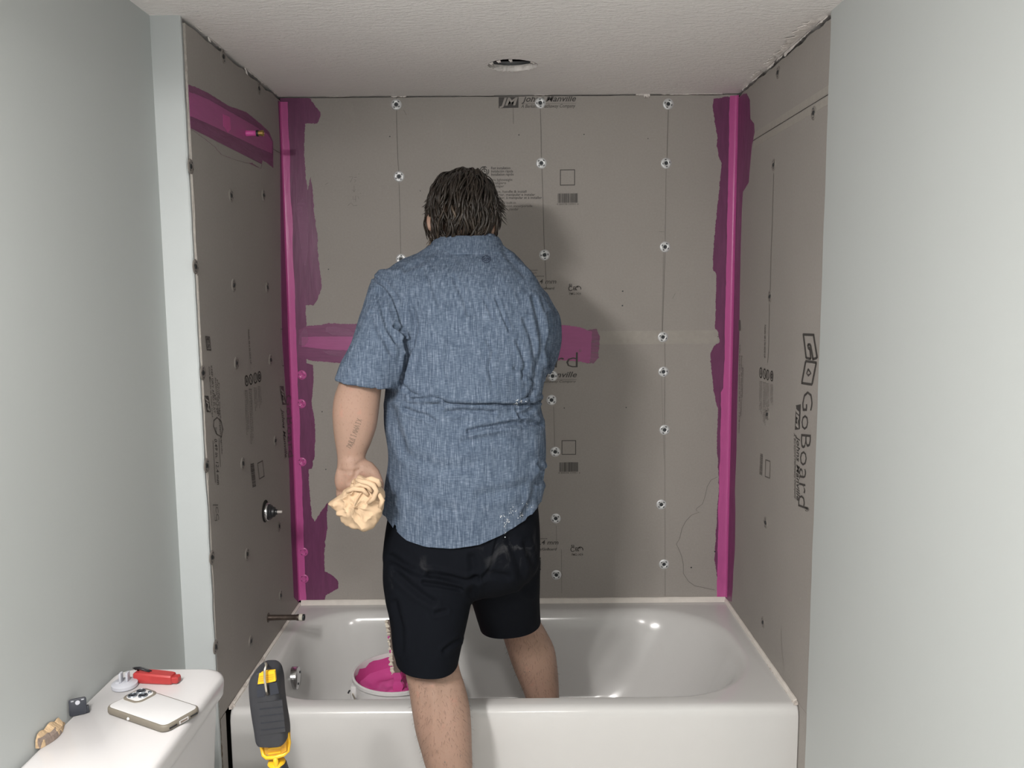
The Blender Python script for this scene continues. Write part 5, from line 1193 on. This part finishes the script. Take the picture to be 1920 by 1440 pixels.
# black plastic clip
c0 = PZ(147, 1341, ZL); cl_o = thing('plastic_clip', c0, 'small dark square plastic bracket with a round hole on the tank lid', 'clip')
CM = Matrix.Translation(Vector(c0)) @ Matrix.Rotation(math.radians(28), 4, 'Z') @ Matrix.Rotation(math.radians(-12), 4, 'X')
def cbox(x0, x1, y0, y1, z0, z1, r, bev, mat, name):
    rings = [[tuple(CM @ Vector((p[0], p[2], p[1]))) for p in ring] for ring in rbox(x0, x1, z0, z1, y0, y1, r, bev, k=4)]
    gg = G(); gg.loft(rings); return smooth_auto(recalc(gg.obj(name, mat, cl_o)), 50)
cbox(-.0145, .0145, -.003, .003, .0005, .031, .004, .0008, MAT['slate'], 'plate')
cbox(.010, .018, -.001, .014, .0005, .013, .002, .0008, MAT['slate'], 'foot')
g = G(); g.v = []; ring0 = [tuple(CM @ Vector((.0040*math.cos(a), -.0034, .0235+.0040*math.sin(a)))) for a in np.linspace(0, 2*math.pi, 17)[:-1]]; ring1 = [tuple(CM @ Vector((.0040*math.cos(a), -.0028, .0235+.0040*math.sin(a)))) for a in np.linspace(0, 2*math.pi, 17)[:-1]]
g.loft([ring0, ring1]); g.obj('bolt_head', MAT['grey_plastic'], cl_o)
for s in (-1, 1): cbox(s*.0085-.0025, s*.0085+.0025, -.0034, -.0026, .0265, .0285, .0008, .0002, MAT['grey_plastic'], 'slot')

# piece of torn drywall leaning on the wall
d0 = PZ(66, 1404, ZL); d1_ = PZ(113, 1358, ZL); sc = thing('drywall_scrap', (d0[0], d0[1], ZL), 'torn tan and brown piece of drywall lying against the wall on the tank lid', 'scrap')
a0_ = Vector((XL+.002, d0[1], ZL)); a1_ = Vector((XL+.002, d1_[1], ZL)); rings = []
for i in range(13):
    u = i/12; p = a0_.lerp(a1_, u); wd = .017*math.sin(math.pi*(.15+.75*u))+.003*random.random(); h_ = (.030-.012*u)*(.75+.25*random.random())*(.5 if i in (0,) else 1)*(.45 if i == 12 else 1)
    rings.append([tuple(p+Vector(q)) for q in ((0, 0, .0005), (wd, 0, .0005), (wd*.85, .001, h_*.45), (wd*.5, 0, h_*.7), (.001, 0, h_))])
g = G(); g.loft(rings); so_ = recalc(g.obj('core', MAT['scrap_core'], sc))
rings = []
for i in range(9):
    u = i/12; p = a0_.lerp(a1_, u); wd = .019*math.sin(math.pi*(.15+.75*u)); h_ = .018-.006*u
    rings.append([tuple(p+Vector(q)) for q in ((wd-.002, 0, .0004), (wd+.001, 0, .0004), (wd*.9, .001, h_*.6), (wd*.62, 0, h_*(.9+.2*random.random())), (wd*.5, 0, h_*.6))])
g = G(); g.loft(rings); recalc(g.obj('torn_paper', MAT['scrap_paper'], sc))

# ------------------------------------------------------------------ yellow and black work light standing on the toilet lid
yl = 1.42
wlb = P(522, 1500, yl); wk = thing('work_light', (wlb[0]+.004, yl, .428), 'yellow and black portable work light with wire hook standing before the tub', 'work light')
def wp(px, py, dy=0.): return Vector(P(px, py, yl+dy))
# head: rounded dark block following the slanted outline
def slab(rows, th, y0, e=4.5, n=32):
    rings = []
    for py, l, r_ in catmull(rows, 3): rings.append(ring_px(py, l, r_, yl+y0, th, n, e))
    gg = G(); gg.loft(rings[::-1]); return gg
hdm = slab([(1249, 492, 512), (1251, 486, 519), (1256, 480, 524), (1264, 474, 527), (1276, 470.5, 529.5), (1300, 471.5, 531), (1330, 475, 535), (1360, 480, 540), (1374, 482, 541), (1383, 484, 540), (1388, 488, 534)], .026, 0.).obj('lamp_head', MAT['dark_rubber'], wk, True)
recalc(hdm); m = hdm.modifiers.new('s', 'SUBSURF'); m.levels = 1; m.render_levels = 1
fy = yl-.026
def facing(pxs, th, y, mat, name, par):
    A = [P(x, y_, y) for x, y_ in pxs]; n = len(A); v = [tuple(p) for p in A]+[(p[0], p[1]+th, p[2]) for p in A]; f = [list(range(n))]+[[i, (i+1) % n, n+(i+1) % n, n+i] for i in range(n)]+[list(range(2*n-1, n-1, -1))]
    o = mk(name, v, f, mat, par); return recalc(o)
facing([(483, 1283), (486, 1263), (500, 1259), (515, 1258), (517, 1277), (500, 1281)], .006, fy-.001, MAT['yellow'], 'yellow_latch', hdm)
for k in range(3):
    facing([(485.5, 1276.5-k*4), (513, 1272-k*4), (513, 1273.3-k*4), (485.5, 1278-k*4)], .003, fy-.0016, MAT['amber'], 'latch_groove', hdm)
facing([(481, 1286), (497, 1283), (498, 1298), (496, 1306), (482, 1308)], .004, fy-.0008, MAT['slate'], 'head_inset', hdm)
facing([(504, 1282), (519, 1279), (523, 1300), (507, 1304)], .004, fy-.0008, MAT['slate'], 'head_inset', hdm)
facing([(482, 1318), (529, 1313), (535, 1372), (488, 1379)], .004, fy-.0006, MAT['dark_rubber'], 'grip_pad', hdm)
for k in range(4): facing([(486+k*1.2, 1330+k*13), (529+k*1.3, 1325+k*13), (529+k*1.3, 1326+k*13), (486+k*1.2, 1331+k*13)], .003, fy-.0014, MAT['slate'], 'grip_rib', hdm)
G().tube([P(498, 1243, yl+.004), P(499.5, 1247, fy-.004), P(496, 1257, fy-.009), P(496.5, 1275, fy-.010), P(499, 1293, fy-.008), P(501, 1302, fy-.001)], .0022, 10).obj('wire_hook', MAT['steel'], wk, True)
facing([(499, 1286), (505, 1285), (506, 1303), (500, 1304)], .003, fy-.0007, MAT['cavity'], 'hook_recess', hdm)
# yellow yoke and amber ribbed panel below the head
amb = facing([(492, 1383), (536, 1377), (537, 1408), (529, 1413), (506, 1417), (497, 1414)], .030, yl-.012, MAT['amber'], 'ribbed_panel', wk)
for k in range(3): facing([(503, 1394+k*9), (526, 1391+k*9), (526, 1394+k*9), (503, 1397+k*9)], .004, yl-.0135, MAT['yellow'], 'rib', amb)
G().tube([P(489, 1384, yl), P(491, 1402, yl), P(494, 1416, yl-.006), P(500, 1421, yl-.010), P(516, 1420, yl-.014), P(532, 1415, yl-.010), P(540, 1408, yl-.004), P(542, 1392, yl), P(539, 1374, yl)], .0036, 12).obj('yoke', MAT['yellow'], wk, True)
G().tube([P(516, 1420, yl-.014), P(518, 1432, yl-.012), P(519, 1446, yl-.008)], [.0042, .0046, .0046], 12).obj('yoke_stem', MAT['yellow'], wk, True)
bz = P(520, 1432, yl)
smooth_auto(G().lathe([(.022, .0002), (.034, .001), (.036, .006), (.034, .016), (.020, .024), (.016, .05), (.0155, bz[2]-.428-.030), (.018, bz[2]-.428-.012), (.0145, bz[2]-.428+.002), (.008, bz[2]-.428+.006)], (bz[0]+.002, yl, .428), 'z', 28).obj('handle', MAT['black_plastic'], wk))
smooth_auto(G().lathe([(.0135, bz[2]-.428-.004), (.0165, bz[2]-.428+.001), (.015, bz[2]-.428+.006), (.009, bz[2]-.428+.008)], (bz[0]-.001, yl, .428), 'z', 24).obj('neck_ring', MAT['yellow'], wk))

# ================================================================== VANITY LAMP (just outside the view) AND ADDED CEILING FILL
vl = thing('vanity_light', (XL, .33, 2.0), 'three-bulb vanity light bar on the sage wall', 'lamp')
smooth_auto(G().loft(rbox(XL+.001, XL+.03, -.02, .68, 1.93, 2.03, .004, .003, k=2)).obj('back_bar', MAT['chrome'], vl))
for y_ in (.08, .33, .58):
    smooth_auto(G().lathe([(.020, .03), (.020, .115), (.012, .12)], (XL, y_, 2.0), 'x', 16).obj('socket', MAT['chrome'], vl))
    G().lathe([(.018, .055), (.030, .045), (.045, .0), (.056, -.05), (.054, -.05), (.043, .0), (.028, .042)], (XL+.14, y_, 1.965), 'z', 24, False).obj('glass_shade', MAT['bulb'], vl, True)
    ld = bpy.data.lights.new('vanity_bulb', 'POINT'); ld.energy = BULB_W; ld.color = BULB_COL; ld.shadow_soft_size = .045
    lo = bpy.data.objects.new('vanity_bulb', ld); link(lo, vl); lo.location = Vector((XL+.24, y_, 1.95))-Vector(vl.location)
    ld = bpy.data.lights.new('shade_mouth', 'AREA'); ld.shape = 'DISK'; ld.size = .10; ld.energy = SHADE_W; ld.color = BULB_COL
    lo = bpy.data.objects.new('shade_mouth', ld); link(lo, vl); lo.location = Vector((XL+.165, y_, 1.905))-Vector(vl.location); lo.rotation_euler = Vector((.42, .42, -1.2)).to_track_quat('-Z', 'Y').to_euler()
cl2 = thing('ceiling_fill', (.15, -.45, ZC), 'added round ceiling fill light, unseen, opposite the tub', 'lamp')  # unseen fill, added behind the camera to spread the light more evenly
smooth_auto(G().lathe([(.14, -.001), (.14, -.02), (.12, -.022)], (.15, -.45, ZC), 'z', 32).obj('light_base', MAT['white_plastic'], cl2))
G().lathe([(.125, -.020), (.115, -.045), (.07, -.062), (.001, -.066)], (.15, -.45, ZC), 'z', 32).obj('diffuser', MAT['bulb'], cl2, True)
ld = bpy.data.lights.new('ceiling_fill_lamp', 'AREA'); ld.shape = 'DISK'; ld.size = .24; ld.energy = FILL_W; ld.color = (1., .96, .92); lo = bpy.data.objects.new('ceiling_fill_lamp', ld); link(lo, cl2); lo.location = (0, 0, -.075)
